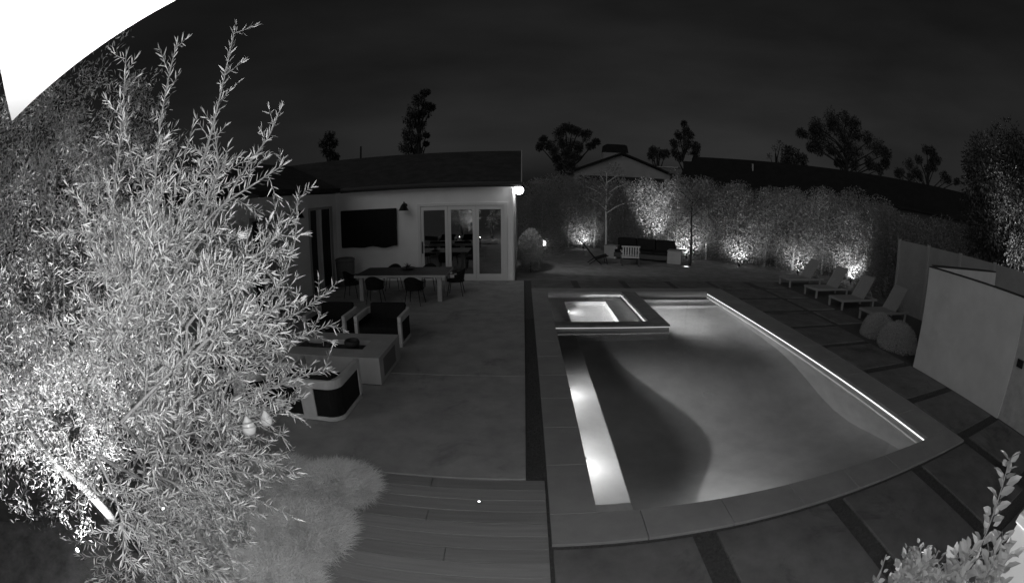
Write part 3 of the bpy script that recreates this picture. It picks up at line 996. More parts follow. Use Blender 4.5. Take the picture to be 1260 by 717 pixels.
# ------------------------------------------------------------------ measured crown clumps and stems
FAR = {
'eucA': [(-12.39, 57.07, 16.66, 0.64), (-13.23, 57.13, 15.61, 0.84), (-12.11, 57.48, 15.14, 0.63), (-11.61, 57.67, 14.69, 0.43), (-13.88, 57.26, 14.22, 0.95), (-12.76, 57.59, 13.86, 0.85), (-14.43, 57.38, 12.84, 0.96), (-13.31, 57.73, 12.37, 0.96), (-14.78, 57.57, 11.13, 0.96), (-13.55, 57.93, 10.65, 0.85), (-12.3, 58.16, 11.04, 0.32), (-14.91, 57.73, 9.62, 0.96), (-13.68, 58.09, 9.14, 0.85), (-12.42, 58.27, 9.96, 0.32)] ,
'eucB': [(-24.5, 54.1, 11.44, 0.65), (-24.03, 54.44, 10.55, 0.55), (-25.22, 53.89, 10.64, 0.65), (-25.16, 54.06, 9.57, 0.78), (-24.28, 54.52, 9.07, 0.55), (-23.79, 54.78, 8.72, 0.44)] ,
'round': [(5.42, 57.08, 11.65, 0.7), (6.23, 57.06, 11.24, 0.6), (4.6, 57.3, 10.59, 0.71), (6.83, 57.03, 10.94, 0.62), (8.05, 56.94, 10.44, 0.72), (9.17, 56.86, 9.74, 0.41), (8.56, 57.02, 9.2, 0.52), (2.57, 57.51, 9.95, 0.51), (2.26, 57.63, 9.0, 0.51), (3.38, 57.54, 9.32, 0.61), (4.81, 57.42, 9.55, 0.71), (6.02, 57.32, 9.36, 0.82), (7.14, 57.23, 9.07, 0.62), (4.09, 57.59, 8.39, 0.61), (5.31, 57.52, 8.09, 0.72), (6.64, 57.4, 7.91, 0.6), (4.3, 57.68, 7.24, 0.61), (5.72, 57.58, 6.85, 0.93), (6.43, 57.55, 6.24, 0.83), (4.8, 57.7, 6.31, 0.62)] ,
'conif': [(24.17, 64.65, 14.56, 0.38), (24.19, 64.82, 13.57, 0.63), (23.37, 65.26, 12.65, 0.64), (24.8, 64.74, 12.6, 0.77), (22.79, 65.63, 11.49, 0.64), (24.11, 65.18, 11.31, 1.02), (25.54, 64.67, 11.03, 0.77), (22.69, 65.84, 9.99, 0.64), (24.13, 65.34, 9.82, 1.15), (25.91, 64.62, 10.18, 0.64)] ,
'small': [(18.45, 63.01, 9.67, 0.6), (19.37, 62.78, 9.24, 0.83), (20.16, 62.52, 9.28, 0.59), (18.35, 63.12, 8.84, 0.6)] ,
'big': [(39.97, 45.6, 15.84, 1.24), (41.15, 44.56, 15.76, 1.12), (39.1, 46.6, 14.89, 1.11), (42.0, 43.97, 15.01, 0.88), (40.23, 45.73, 14.48, 1.61), (38.21, 47.49, 14.25, 1.22), (36.91, 48.61, 13.79, 0.84), (36.18, 49.33, 12.96, 0.72), (37.62, 48.28, 12.79, 1.22), (39.21, 46.96, 12.97, 1.47), (41.03, 45.33, 13.19, 1.5), (42.36, 44.0, 13.58, 1.0), (43.54, 42.97, 13.0, 1.14), (42.9, 43.86, 11.85, 1.27), (44.21, 42.5, 12.04, 1.15), (45.1, 41.67, 11.44, 0.89), (45.59, 41.33, 10.47, 0.76), (41.58, 45.2, 11.35, 1.25), (40.03, 46.59, 11.36, 1.11), (38.53, 47.82, 11.39, 0.98), (37.2, 48.86, 11.45, 0.73), (43.87, 43.2, 10.2, 0.89), (42.56, 44.55, 9.79, 0.75), (41.22, 45.85, 9.5, 0.63), (45.21, 41.9, 9.57, 0.77), (40.29, 46.64, 9.69, 0.49)] ,
'bigL': [(34.53, 50.93, 10.52, 0.84), (35.33, 50.46, 9.95, 0.84), (34.07, 51.39, 9.39, 0.72), (36.03, 50.04, 9.38, 0.73), (34.78, 50.99, 8.71, 0.84), (36.55, 49.77, 8.47, 0.6)] ,
'wispy': [(34.86, 55.44, 11.05, 0.5), (35.68, 54.8, 11.83, 0.51), (34.48, 55.85, 9.86, 0.5), (35.45, 55.31, 9.26, 0.51)] ,
'airy': [(47.66, 35.17, 12.46, 0.64), (48.34, 34.27, 12.29, 0.64), (48.81, 33.71, 11.88, 0.65), (49.28, 33.15, 11.39, 0.52), (47.46, 35.76, 11.22, 0.51), (46.59, 37.06, 10.36, 0.76), (47.18, 36.46, 9.57, 0.64), (48.44, 34.46, 11.01, 0.51), (48.78, 34.13, 10.39, 0.39), (45.96, 38.07, 9.14, 0.63), (45.23, 38.91, 9.2, 0.5), (48.06, 35.19, 10.14, 0.51), (46.44, 37.5, 9.02, 0.63), (47.74, 35.8, 9.18, 0.52), (49.7, 32.95, 9.51, 0.66), (50.29, 32.11, 9.25, 0.52), (50.84, 31.24, 9.19, 0.4)] ,
}
STEMS=[
[(-1.54, 1.42, 2.7), (-1.46, 1.51, 2.92), (-1.4, 1.61, 3.16), (-1.35, 1.65, 3.46), (-1.29, 1.62, 3.78)] ,
[(-1.49, 1.29, 2.58), (-1.38, 1.58, 2.81), (-1.23, 1.75, 3.1), (-1.17, 1.84, 3.23), (-1.14, 1.89, 3.36)] ,
[(-1.46, 1.43, 2.69), (-1.34, 1.61, 2.9), (-1.21, 1.77, 3.01), (-1.11, 1.89, 3.09)] ,
[(-1.22, 1.61, 2.33), (-1.13, 1.85, 2.53), (-1.09, 1.96, 2.71), (-1.09, 2.02, 2.95)] ,
[(-1.44, 1.38, 2.24), (-1.31, 1.72, 2.29), (-1.19, 2.01, 2.33), (-1.03, 2.23, 2.42)] ,
[(-1.47, 1.28, 2.12), (-1.37, 1.67, 2.11), (-1.21, 1.95, 2.2), (-1.02, 2.19, 2.25)] ,
[(-1.43, 1.28, 2.05), (-1.33, 1.65, 2.02), (-1.2, 1.88, 2.02), (-1.05, 2.1, 2.03)] ,
[(-1.51, 1.15, 2.01), (-1.43, 1.51, 1.92), (-1.28, 1.77, 1.9), (-1.16, 1.98, 1.9)] ,
[(-1.54, 1.08, 1.96), (-1.46, 1.34, 1.84), (-1.35, 1.55, 1.77), (-1.21, 1.69, 1.69)] ,
[(-1.51, 0.93, 1.97), (-1.52, 1.13, 1.79), (-1.46, 1.24, 1.62), (-1.35, 1.26, 1.53)] ,
[(-1.55, 0.82, 1.94), (-1.56, 0.83, 1.76), (-1.54, 0.88, 1.59), (-1.45, 0.88, 1.5)] ,
[(-1.6, 1.33, 2.61), (-1.56, 1.4, 2.95), (-1.6, 1.46, 3.28), (-1.56, 1.47, 3.73)] ,
[(-1.68, 1.23, 2.63), (-1.77, 1.29, 3.02), (-1.8, 1.35, 3.4), (-1.82, 1.32, 3.73)] ,
[(-1.22, 1.37, 2.4), (-1.17, 1.52, 2.53), (-1.17, 1.6, 2.65), (-1.15, 1.63, 2.79)] ,
[(-1.24, 1.24, 2.5), (-1.17, 1.47, 2.63), (-1.07, 1.68, 2.74), (-1.05, 1.76, 2.85)] ,
[(-1.2, 1.17, 2.4), (-1.11, 1.36, 2.48), (-1.05, 1.53, 2.48), (-1.01, 1.68, 2.49)] ,
[(-1.34, 0.83, 2.27), (-1.24, 1.03, 2.36), (-1.19, 1.19, 2.43), (-1.16, 1.32, 2.51)] ,
[(-1.46, 0.98, 2.5), (-1.39, 1.12, 2.65), (-1.35, 1.26, 2.78), (-1.32, 1.37, 2.89)] ,
[(-1.39, 0.68, 2.2), (-1.37, 0.67, 2.04), (-1.37, 0.63, 1.92), (-1.39, 0.55, 1.81)] ,
[(-1.42, 1.55, 2.81), (-1.39, 1.64, 2.99), (-1.38, 1.7, 3.12), (-1.42, 1.69, 3.34)] ,
]

# ------------------------------------------------------------------ vegetation helpers
def in_ball(n, power=.45):
    d = unit(rng.normal(size=(n, 3)))
    return d * (rng.random(n) ** power)[:, None], d

def hedge_plant(loc, h, r, label, n=15000, m=None, size=(.05, .105), group='hedge trees along the back of the yard', name='hedge_tree', cat='hedge'):
    t = thing(name, label, cat, loc, group=group)
    # several overlapping upright lobes
    k = 16
    P, D = [], []
    for i in range(k):
        z = h * (.10 + .86 * (i + .5) / k)
        taper = 1.0 if z < h * .85 else 1.0 - .55 * (z - h * .85) / (h * .15)
        c = np.array([rng.uniform(-.45, .45) * r * taper, rng.uniform(-.35, .35) * r * taper, z])
        rr = r * rng.uniform(.55, .8) * (.55 + .45 * taper)
        b, d = in_ball(n // k, .33)
        P.append(c + b * rr * [1.12, 1.05, .95])
        D.append(d + rng.normal(size=d.shape) * .6 + [0, 0, .35])
    P = np.concatenate(P)
    D = np.concatenate(D)
    P[:, 2] = np.clip(P[:, 2], .02, None)
    # spiky leading shoots
    for i in range(9):
        a = rng.uniform(0, 6.28)
        x, y_ = rng.uniform(0, .75) * r * math.cos(a), rng.uniform(0, .6) * r * math.sin(a)
        q = 34
        zz = rng.uniform(0, .55, q)
        P = np.concatenate([P, np.stack([x + rng.normal(size=q) * .06, y_ + rng.normal(size=q) * .06, h * .9 + zz], 1)])
        D = np.concatenate([D, rng.normal(size=(q, 3)) * .5 + [0, 0, .8]])
    N = len(P)
    diamonds('foliage', P, unit(D), rng.uniform(size[0], size[1], N), rng.uniform(size[0] * .45, size[1] * .5, N), m or hedge_leaf, t)
    MB().tube([(0, 0, -.02), (.02, 0, h * .5), (0, .03, h * .85)], [.06, .045, .015], 7).build('trunk', bark_m, t)
    return t
HL = [((0.95, 22.4), 3.3, .85, 'hedge tree beside the house corner, behind the round bush'),
      ((1.15, 24.6), 3.5, .95, 'hedge tree at the far left end of the back hedge'),
      ((2.55, 25.4), 3.8, .95, 'hedge tree second along the back hedge, left of the lit folding chair'),
      ((4.0, 25.2), 3.6, .95, 'hedge tree behind the slender pale trunk'),
      ((5.4, 24.3), 3.5, .95, 'hedge tree left of the brightest hedge patch'),
      ((6.7, 23.5), 3.6, .95, 'brightly lit hedge tree behind the black sofa'),
      ((8.0, 22.6), 3.9, .95, 'hedge tree just right of the black sofa'),
      ((9.2, 21.3), 3.8, .95, 'hedge tree behind the slender dark trunk'),
      ((10.5, 20.3), 3.7, .95, 'hedge tree lit at the foot midway along the hedge'),
      ((11.8, 19.5), 3.6, .95, 'plain dark hedge tree left of the farthest lounger'),
      ((13.1, 18.7), 3.7, .95, 'hedge tree lit at the foot behind the farthest lounger'),
      ((14.3, 17.6), 3.8, .95, 'dark hedge tree between the two right-hand uplights'),
      ((15.3, 16.5), 3.9, .95, 'hedge tree lit at the foot behind the middle loungers'),
      ((15.9, 15.0), 3.6, .95, 'dark hedge tree at the right end of the back hedge'),
      ((14.9, 13.2), 3.3, .9, 'dark hedge tree beyond the head of the second lounger'),
      ((14.6, 11.6), 3.0, .85, 'dark hedge tree where the fence begins'),
      ((15.2, 10.1), 3.1, .9, 'dark hedge tree just behind the far end of the fence'),
      ((15.6, 8.6), 3.2, .9, 'dark hedge tree behind the fence beside the fence tree')]
for (x, y_), h, r, lab in HL:
    hedge_plant((x, y_, -.035), h, r * 1.3, lab)

def mound(loc, rx, ry, h, label, n, m, size, name='round_bush', cat='bush', group=None, dome=False):
    t = thing(name, label, cat, loc, group=group)
    b, d = in_ball(n, .22)
    lump = 1 + .04 * np.sin(d[:, :1] * 7 + 1) * np.cos(d[:, 1:2] * 6)
    P = b * lump * [rx, ry, h * .52] + [0, 0, h * .5]
    if dome:
        P = b * lump * [rx, ry, h]
        P[:, 2] = np.abs(P[:, 2])
    P[:, 2] = np.clip(P[:, 2], .01, None)
    diamonds('foliage', P, unit(d + rng.normal(size=d.shape) * .6), rng.uniform(size[0], size[1], n), rng.uniform(size[0] * .4, size[1] * .45, n), m, t)
    MB().tube([(0, 0, -.02), (0, 0, h * .25)], [.03, .02], 6).build('stem', dark_bark, t)
    return t
mound((.30, 17.25, -.035), .50, .5, 1.62, 'dense clipped round bush beside the house corner', 9000, hedge_leaf, (.03, .06))
mshrub = mat('dark_mound_leaf', .42, .8, island=.35)
mound((9.28, 8.25, -.035), .60, .58, .62, 'low mounded shrub in front of the nearest lounger, left of its twin', 34000, mshrub, (.016, .032), dome=True, group='mounded shrubs by the white wall')
mound((9.12, 7.25, -.035), .60, .66, .66, 'low mounded shrub touching the end of the white garden wall', 34000, mshrub, (.016, .032), dome=True, group='mounded shrubs by the white wall')

def slender_tree(loc, th, crown, label, m_bark, n=1500):
    t = thing('slender_tree', label, 'tree', loc, group='slender young trees by the sofa')
    cz, cr, ch = crown
    tr = MB().tube([(0, 0, -.02), (.02, .01, th * .5), (-.01, 0, th), (.03, .02, cz + ch * .6)], [.06, .05, .04, .012], 8)
    for i in range(9):
        a = i * 2.4
        z0 = th + (cz + ch * .3 - th) * i / 9
        e = Vector((math.cos(a) * cr * .8, math.sin(a) * cr * .8, z0 + .55))
        tr.tube([(0, 0, z0), (e.x * .5, e.y * .5, z0 + .35), e], [.022, .014, .006], 5)
    tr.build('trunk', m_bark, t, smooth=True)
    P, D = [], []
    for i in range(26):
        c = unit(rng.normal(size=3)) * rng.uniform(.3, 1) * [cr, cr, ch] + [0, 0, cz]
        b, d = in_ball(n // 26, .5)
        P.append(c + b * .30)
        D.append(d + [0, 0, -.1])
    P, D = np.concatenate(P), np.concatenate(D)
    diamonds('foliage', P, unit(D), rng.uniform(.08, .16, len(P)), rng.uniform(.04, .07, len(P)), hedge_leaf, t)
slender_tree((3.99, 21.67, -.035), 2.1, (3.4, 1.3, 1.1), 'slender young tree with pale lit trunk left of the sofa', mat('pale_trunk', .65, .8))
slender_tree((7.5, 19.2, -.035), 2.2, (3.35, 1.15, 1.1), 'slender young tree with dark trunk right of the sofa', mat('dark_trunk', .05, .8))

# leafy tree behind the fence on the right
rt = thing('fence_tree', 'big leafy tree with brightly lit lower leaves behind the boundary fence', 'tree', (15.3, 6.6, -.05))
trk = MB().tube([(0, 0, 0), (-.1, .1, 1.6), (.1, 0, 3.4), (0, .2, 5.4)], [.16, .13, .09, .03], 8)
P, D = [], []
for i in range(130):
    c = unit(rng.normal(size=3)) * rng.uniform(.45, 1) * [1.9, 2.4, 2.6] + [.2, 0, 4.2]
    if c[2] < 1.2: c[2] = 1.2 + rng.random()
    b, d = in_ball(300, .5)
    P.append(c + b * rng.uniform(.4, .7))
    D.append(d + [0, 0, -.3])
    if i % 4 == 0:
        trk.tube([(0, 0, min(c[2] * .6, 4.5)), tuple(c * .6 + np.array([0, 0, c[2] * .25])), tuple(c)], [.04, .025, .008], 5)
trk.build('trunk', dark_bark, rt, smooth=True)
P, D = np.concatenate(P), np.concatenate(D)
diamonds('foliage', P, unit(D), rng.uniform(.08, .17, len(P)), rng.uniform(.04, .08, len(P)), mat('fence_tree_leaf', .085, .35, island=.5, trans=.1), rt)

# ------------------------------------------------------------------ neighbour houses and distant trees
nh = thing('neighbour_house', 'neighbour house with pale gable and chimney above the hedge', 'house', (7.4, 33.7, -.05))
gab = MB()
gab.prism([(-3.6, 0), (3.9, 0), (3.9, 4.75), (0, 6.1), (-3.6, 4.75)], 'y', 0, 9)
gab.build('wall', mat('neighbour_wall', .26, .9, .1, 1), nh)
rfm = MB()
for s, x1 in ((-1, -4.1), (1, 4.5)):
    z1 = 4.58
    rfm.add([(0, -.35, 6.16), (x1, -.35, z1), (x1, 9, z1), (0, 9, 6.16), (0, -.35, 6.30), (x1, -.35, z1 + .14), (x1, 9, z1 + .14), (0, 9, 6.30)],
            [(0, 1, 2, 3), (7, 6, 5, 4), (0, 4, 5, 1), (1, 5, 6, 2), (0, 3, 7, 4)])
rfm.build('roof', dark_roof, nh)
MB().box(-3.2, 3.4, -.02, .06, 3.2, 4.45).build('dark_lower_gable', mat('dark_clapboard', .02), nh)
ch = MB().box(-1.25, .75, .8, 1.9, 4.9, 6.35).build('chimney', mat('chimney_render', .22, .9), nh)
MB().prism([(-1.2, 6.352), (.72, 6.352), (.62, 6.92), (.45, 7.0), (-.95, 7.0), (-1.12, 6.92)], 'y', .75, 1.95).build('chimney_cap', dark_roof, ch)
lh = thing('long_roofed_house', 'long low house whose black roof runs above the right-hand hedge', 'house', (14.2, 37.4, -.05), math.atan2(-15, 24))
LN = 28.5
lr = MB()
lr.prism([(-4.0, 4.3), (0, 6.75), (4.0, 4.3), (4.0, 4.15), (0, 6.55), (-4.0, 4.15)], 'x', 0, LN)
lr.build('roof', dark_roof, lh)
MB().box(.4, LN - .4, -3.6, 3.6, 0, 4.25).build('wall', mat('dark_neighbour_wall', .05), lh)
MB().prism([(-.9, 6.25), (0, 6.9), (.9, 6.25)], 'x', -.2, .5).build('dormer', mat('pale_dormer', .2), lh)
MB().box(-3.2, -.4, -2.2, -1.2, 5.55, 5.62).build('skylight', mat('skylight_pane', .3, .2), lh)
MB().tube([(6, -1.6, 5.6), (6, -1.6, 6.3)], .08, 8).build('vent_pipe', mat('vent_grey', .3), lh)

def far_tree(key, label, base_drop, leaf, per, droop=-.4, group='dark trees on the skyline'):
    cl = FAR[key]
    cx = sum(c[0] for c in cl) / len(cl)
    cy = sum(c[1] for c in cl) / len(cl)
    zmin = min(c[2] for c in cl)
    t = thing('skyline_tree', label, 'tree', (cx, cy, -.05), group=group)
    tr = MB()
    zb = (zmin + max(c[2] for c in cl)) / 2
    tr.tube([(0, 0, 0), (.2, 0, zmin * .6), (0, 0, zb)], [.45, .32, .12], 7)
    P, D = [], []
    for (x, y_, z, r) in cl:
        dep = rng.uniform(-1, 1) * r
        z += .05
        e = (x - cx, y_ - cy + dep, z)
        s0 = max(zmin * .55, z - 3.2)
        tr.tube([(0, 0, s0), ((x - cx) * .55, dep * .5, (s0 + z) / 2 - .2), e], [.16, .10, .04], 5)
        for q in range(6):
            o = unit(rng.normal(size=3)) * r * .55
            b, d = in_ball(per // 6, .5)
            P.append(np.array(e) + o + b * r * .62)
            D.append(d * .7 + [0, 0, droop])
    tr.build('trunk', dark_bark, t)
    P, D = np.concatenate(P), np.concatenate(D)
    diamonds('foliage', P, unit(D), rng.uniform(leaf * .7, leaf * 1.3, len(P)), rng.uniform(leaf * .3, leaf * .5, len(P)), dark_leaf, t)
far_tree('eucA', 'tall ragged eucalyptus above the middle of the house roof', 0, .30, 520, -.6)
far_tree('eucB', 'small dark tree at the left of the house roof line', 0, .30, 460, -.5)
far_tree('round', 'spreading tree with puffy clumps left of the chimney', 0, .27, 520, .1)
far_tree('conif', 'pointed conifer right of the chimney', 0, .30, 560, -.2)
far_tree('small', 'low rounded tree between chimney and conifer', 0, .36, 300, .2)
far_tree('big', 'broad domed tree, largest on the right skyline', 0, .30, 620, -.3)
far_tree('bigL', 'dense low tree at the left foot of the broad domed tree', 0, .40, 300, 0)
far_tree('wispy', 'thin wispy tree left of the broad domed tree', 0, .30, 40, .6)
far_tree('airy', 'airy tree with gaps right of the broad domed tree', 0, .28, 330, -.1)

# ------------------------------------------------------------------ the near olive
class Twigs:
    def __init__(s):
        s.mb = MB()
        s.P, s.D, s.L, s.N = [], [], [], []
    def leaves(s, pts, step, l0, l1, ang=50, skip=.0):
        """opposite pairs of narrow leaves along a polyline"""
        pts = [Vector(p) for p in pts]
        total = sum((b - a).length for a, b in zip(pts[:-1], pts[1:]))
        d = total * skip
        flip = rnd.random() * 3
        while d < total:
            acc = 0
            for a, b in zip(pts[:-1], pts[1:]):
                ln = (b - a).length
                if acc + ln >= d:
                    p = a.lerp(b, (d - acc) / ln)
                    ax = (b - a).normalized()
                    break
                acc += ln
            q = Vector((rnd.gauss(0, 1), rnd.gauss(0, 1), rnd.gauss(0, 1)))
            side = ax.cross(Vector((math.cos(flip), math.sin(flip), .4))).normalized()
            for sg in (1, -1):
                an = R(ang + rnd.gauss(0, 12)) * (1 - .45 * (d / total) ** 3)
                dv = ax * math.cos(an) + side * sg * math.sin(an)
                dv = (dv + Vector((0, 0, rnd.gauss(.05, .12)))).normalized()
                s.P.append(p)
                s.D.append(dv)
                s.L.append(rnd.uniform(l0, l1))
                s.N.append(q)
            flip += 1.57 + rnd.gauss(0, .25)
            d += step * rnd.uniform(.8, 1.25)
        for _ in range(2):
            s.P.append(pts[-1])
            dv = (pts[-1] - pts[-2]).normalized() + Vector((rnd.gauss(0, .2), rnd.gauss(0, .2), rnd.gauss(0, .2)))
            s.D.append(dv.normalized())
            s.L.append(rnd.uniform(l0, l1))
            s.N.append(Vector((rnd.gauss(0, 1), rnd.gauss(0, 1), 0)))
    def twig(s, p, d, ln, l0, l1, r=.0025, up=.10, step=.023):
        pts = [Vector(p)]
        d = Vector(d).normalized()
        for i in range(4):
            d = (d + Vector((rnd.gauss(0, .10), rnd.gauss(0, .10), rnd.gauss(0, .08) + up * .25))).normalized()
            pts.append(pts[-1] + d * ln / 4)
        s.mb.tube(pts, [r, r * .85, r * .7, r * .5, r * .3], 4, cap=False)
        s.leaves(pts, step, l0, l1, skip=.12)
        return pts

def smooth_path(pts, n=4):
    pts = [Vector(p) for p in pts]
    out = []
    for i in range(len(pts) - 1):
        p0, p1, p2, p3 = pts[max(i - 1, 0)], pts[i], pts[i + 1], pts[min(i + 2, len(pts) - 1)]
        for k in range(n):
            t = k / n
            out.append(.5 * ((2 * p1) + (p2 - p0) * t + (2 * p0 - 5 * p1 + 4 * p2 - p3) * t * t + (3 * p1 - p0 - 3 * p2 + p3) * t ** 3))
    out.append(pts[-1])
    return out

BASE = Vector((-1.95, 1.15, -.05))
olive = thing('olive_tree', 'large near olive tree with long narrow leaves filling the left of the view', 'tree', BASE)
tw = Twigs()
heads = [Vector((-1.95, 1.15, 1.25)), Vector((-2.05, 1.05, 1.4)), Vector((-1.85, 1.35, 1.5))]
limbs = MB()
for hd in heads:
    limbs.tube(smooth_path([BASE, BASE.lerp(hd, .5) + Vector((rnd.uniform(-.1, .1), rnd.uniform(-.1, .1), 0)), hd]), [.04 - .0026 * i for i in range(9)], 8)
for st in STEMS:
    s0 = Vector(st[0])
    hd = min(heads, key=lambda h: (h - s0).length)
    jt = lambda: Vector((rnd.gauss(0, .035), rnd.gauss(0, .035), rnd.gauss(0, .02)))
    limbs.tube(smooth_path([hd, hd.lerp(s0, .3) + jt(), hd.lerp(s0, .6) + jt(), s0], 3), [.011, .0105, .010, .0095, .009, .0085, .008, .0075, .007, .007], 6)
    pth = smooth_path(st, 4)
    n = len(pth)
    limbs.tube(pth, [.007 * (1 - .8 * i / n) + .0015 for i in range(n)], 5)
    half = n // 2
    tw.leaves(pth[half - 2:], .022, .038, .064, 50)
    for i in range(1, n - 1):
        for rep in range((2 if i < n - 5 else 1) if STEMS.index(st) not in (0, 1, 2, 3, 13) else (1 if i % 2 else 0)):
            p = pth[i].lerp(pth[i + 1], rnd.random())
            ax = (pth[i + 1] - pth[i]).normalized()
            side = Vector((rnd.gauss(0, 1), rnd.gauss(0, 1), rnd.gauss(0, 1))).cross(ax).normalized()
            an = R(rnd.uniform(40, 80))
            dv = ax * math.cos(an) + side * math.sin(an)
            ln = (.27 * (1 - .72 * i / n)) * rnd.uniform(.6, 1.25)
            q = tw.twig(p, dv, max(ln, .06), .030, .058)
            if ln > .16 and rnd.random() < .6:
                tw.twig(q[2], dv + side * rnd.choice((-1, 1)) * .8, ln * .55, .028, .052, .002)
# filling twigs through the crown's volume
for i in range(340):
    u = Vector((rnd.gauss(0, 1), rnd.gauss(0, 1), rnd.gauss(0, 1))).normalized() * rnd.random() ** .4
    p = Vector((-1.55 + u.x * .40, 1.36 + u.y * .50, 2.28 + u.z * .90))
    if p.length < 0: continue
    dv = Vector((u.x * .8 + .15, u.y * .8, u.z * .4 + .12)) + Vector((rnd.gauss(0, .7), rnd.gauss(0, .7), rnd.gauss(0, .5)))
    tw.twig(p, dv, rnd.uniform(.18, .40), .028, .060)
# low drooping skirt
for i in range(80):
    a = rnd.uniform(-.9, 2.6)
    p = Vector((-1.75 + .35 * math.cos(a) * rnd.random(), 1.0 + .4 * math.sin(a) * rnd.random(), rnd.uniform(1.15, 1.7)))
    tw.twig(p, (math.cos(a), math.sin(a), rnd.uniform(-.7, .1)), rnd.uniform(.2, .4), .040, .064, up=-.05)
for i in range(70):
    a = rnd.uniform(0, 6.28)
    p = Vector((-1.95 + .25 * math.cos(a) * rnd.random(), .85 + .25 * math.sin(a) * rnd.random(), rnd.uniform(.75, 1.5)))
    tw.twig(p, (math.cos(a), math.sin(a), rnd.uniform(-.5, .3)), rnd.uniform(.2, .42), .040, .064, up=-.02)
P = np.array([tuple(p) for p in tw.P])
D = np.array([tuple(p) for p in tw.D])
L = np.array(tw.L)
Nn = np.array([tuple(p) for p in tw.N])
dist = np.linalg.norm(P - [0, 0, CAM_H], axis=1)
keep = (dist > 1.05) & (P[:, 1] > .25)
# keep the two lantern spots clear in front
def clear(P, c, rad):
    c = np.array(c) - [0, 0, CAM_H]
    q = P - [0, 0, CAM_H]
    dd = np.linalg.norm(c)
    cu = c / dd
    along = q @ cu
    off = np.linalg.norm(q - along[:, None] * cu, axis=1)
    return ~((along < dd + .05) & (off < rad * along / dd))
keep &= clear(P, (-1.25, 1.53, 1.94), .085) & clear(P, (-1.23, 1.67, 1.91), .07)
P, D, L, Nn, dist = P[keep], D[keep], L[keep], Nn[keep], dist[keep]
base = np.array(tuple(BASE))
order = np.argsort(dist / L)[:300]
mask = np.zeros(len(P), bool)
mask[order] = True
ul = unit_leaf('olive_leaf', .125, leaf_near)
leaf_objects(ul, P[mask] - base, D[mask], L[mask], olive, Nn[mask])
fo = leaf_mesh('foliage', P[~mask] - base, D[~mask], L[~mask], L[~mask] * .125, leaf_near, olive, Nn[~mask])
fo['kind'] = 'stuff'
lo = limbs.build('trunk', mat('olive_bark', .33, .8, .3, 20, .4, 80), olive, smooth=True)
lo.matrix_parent_inverse = Matrix.Translation(-BASE)
tws = tw.mb.build('twigs', mat('olive_twig', .38, .7), olive)
tws.matrix_parent_inverse = Matrix.Translation(-BASE)
tws['kind'] = 'stuff'
print('olive leaves', len(P))

# pear-shaped lanterns hung in the olive
for loc, s, lab in (((-1.25, 1.53, 1.94), 1.0, 'larger pale pear-shaped lantern hanging at the edge of the olive'),
                    ((-1.23, 1.67, 1.915), .85, 'smaller pale pear-shaped lantern hanging nearer the club chair')):
    t = thing('pear_lantern', lab, 'lantern', loc, group='pear-shaped lanterns in the olive')
    MB().lathe([(.004 * s, -.047 * s), (.020 * s, -.044 * s), (.034 * s, -.030 * s), (.038 * s, -.010 * s), (.031 * s, .012 * s), (.018 * s, .032 * s), (.009 * s, .045 * s), (.006 * s, .052 * s)], 20).build('globe', pear_m, t, smooth=True)
    MB().lathe([(.007 * s, .052 * s), (.007 * s, .062 * s), (.003 * s, .066 * s)], 10).build('cap', alu_m, t)
    MB().tube([(0, 0, .064 * s), (-.01, 0, .16), (-.04, -.03, .26)], .0015, 4).build('cord', alu_m, t)

# second olive behind, lit from below
B2 = Vector((-3.75, 1.75, -.05))
ol2 = thing('back_olive_tree', 'bright speckled olive tree lit from below behind the near olive', 'tree', B2)
tb = MB()
tb.tube(smooth_path([(0, 0, 0), (-.12, -.15, .7), (-.25, -.1, 1.5), (.05, .1, 2.6)]), [.075 - .004 * i for i in range(13)], 9)
tb.tube(smooth_path([(.1, 0, 0), (.35, -.35, 1.0), (.10, -.62, 1.6), (-.15, -.7, 2.4)]), [.06 - .003 * i for i in range(13)], 9)
P, D = [], []
for i in range(780):
    c = unit(rng.normal(size=3)) * rng.uniform(.3, 1) ** .7 * [1.05, 1.9, 2.0] + [-.05, .2, 2.6]
    if c[2] < .65: continue
    q = 80
    dv = unit(rng.normal(size=3) + [0, 0, .5])
    tt = rng.random(q)[:, None]
    P.append(c + dv * tt * .45 + rng.normal(size=(q, 3)) * .05)
    D.append(dv * .8 + rng.normal(size=(q, 3)) * .75)
    if i % 30 == 0:
        tb.tube(smooth_path([(-.1, 0, 1.3), tuple(c * .6 + np.array([0, 0, .6])), tuple(c)], 3), [.020, .017, .014, .011, .009, .007, .004], 5)
P, D = np.concatenate(P), np.concatenate(D)
tb.build('trunk', mat('back_olive_bark', .13, .9, .3, 15, .4, 60), ol2, smooth=True)
f2 = diamonds('foliage', P, D, rng.uniform(.04, .07, len(P)), rng.uniform(.009, .014, len(P)), leaf_back, ol2)

# timber edging at the lower left
ed = thing('bed_edging', 'dark timber edging board at the lower left of the view', 'edging', (-5.3, 1.3, -.05))
MB().box(-1.6, 1.2, -.04, .04, 0, .28, Matrix.Rotation(R(38), 4, 'Z')).build('board', mat('dark_board', .10, .8, .3, 4), ed, bevel=.008)
MB().box(-.05, .05, -.16, -.04, 0, .32).build('peg', mat('dark_board', .10), ed)

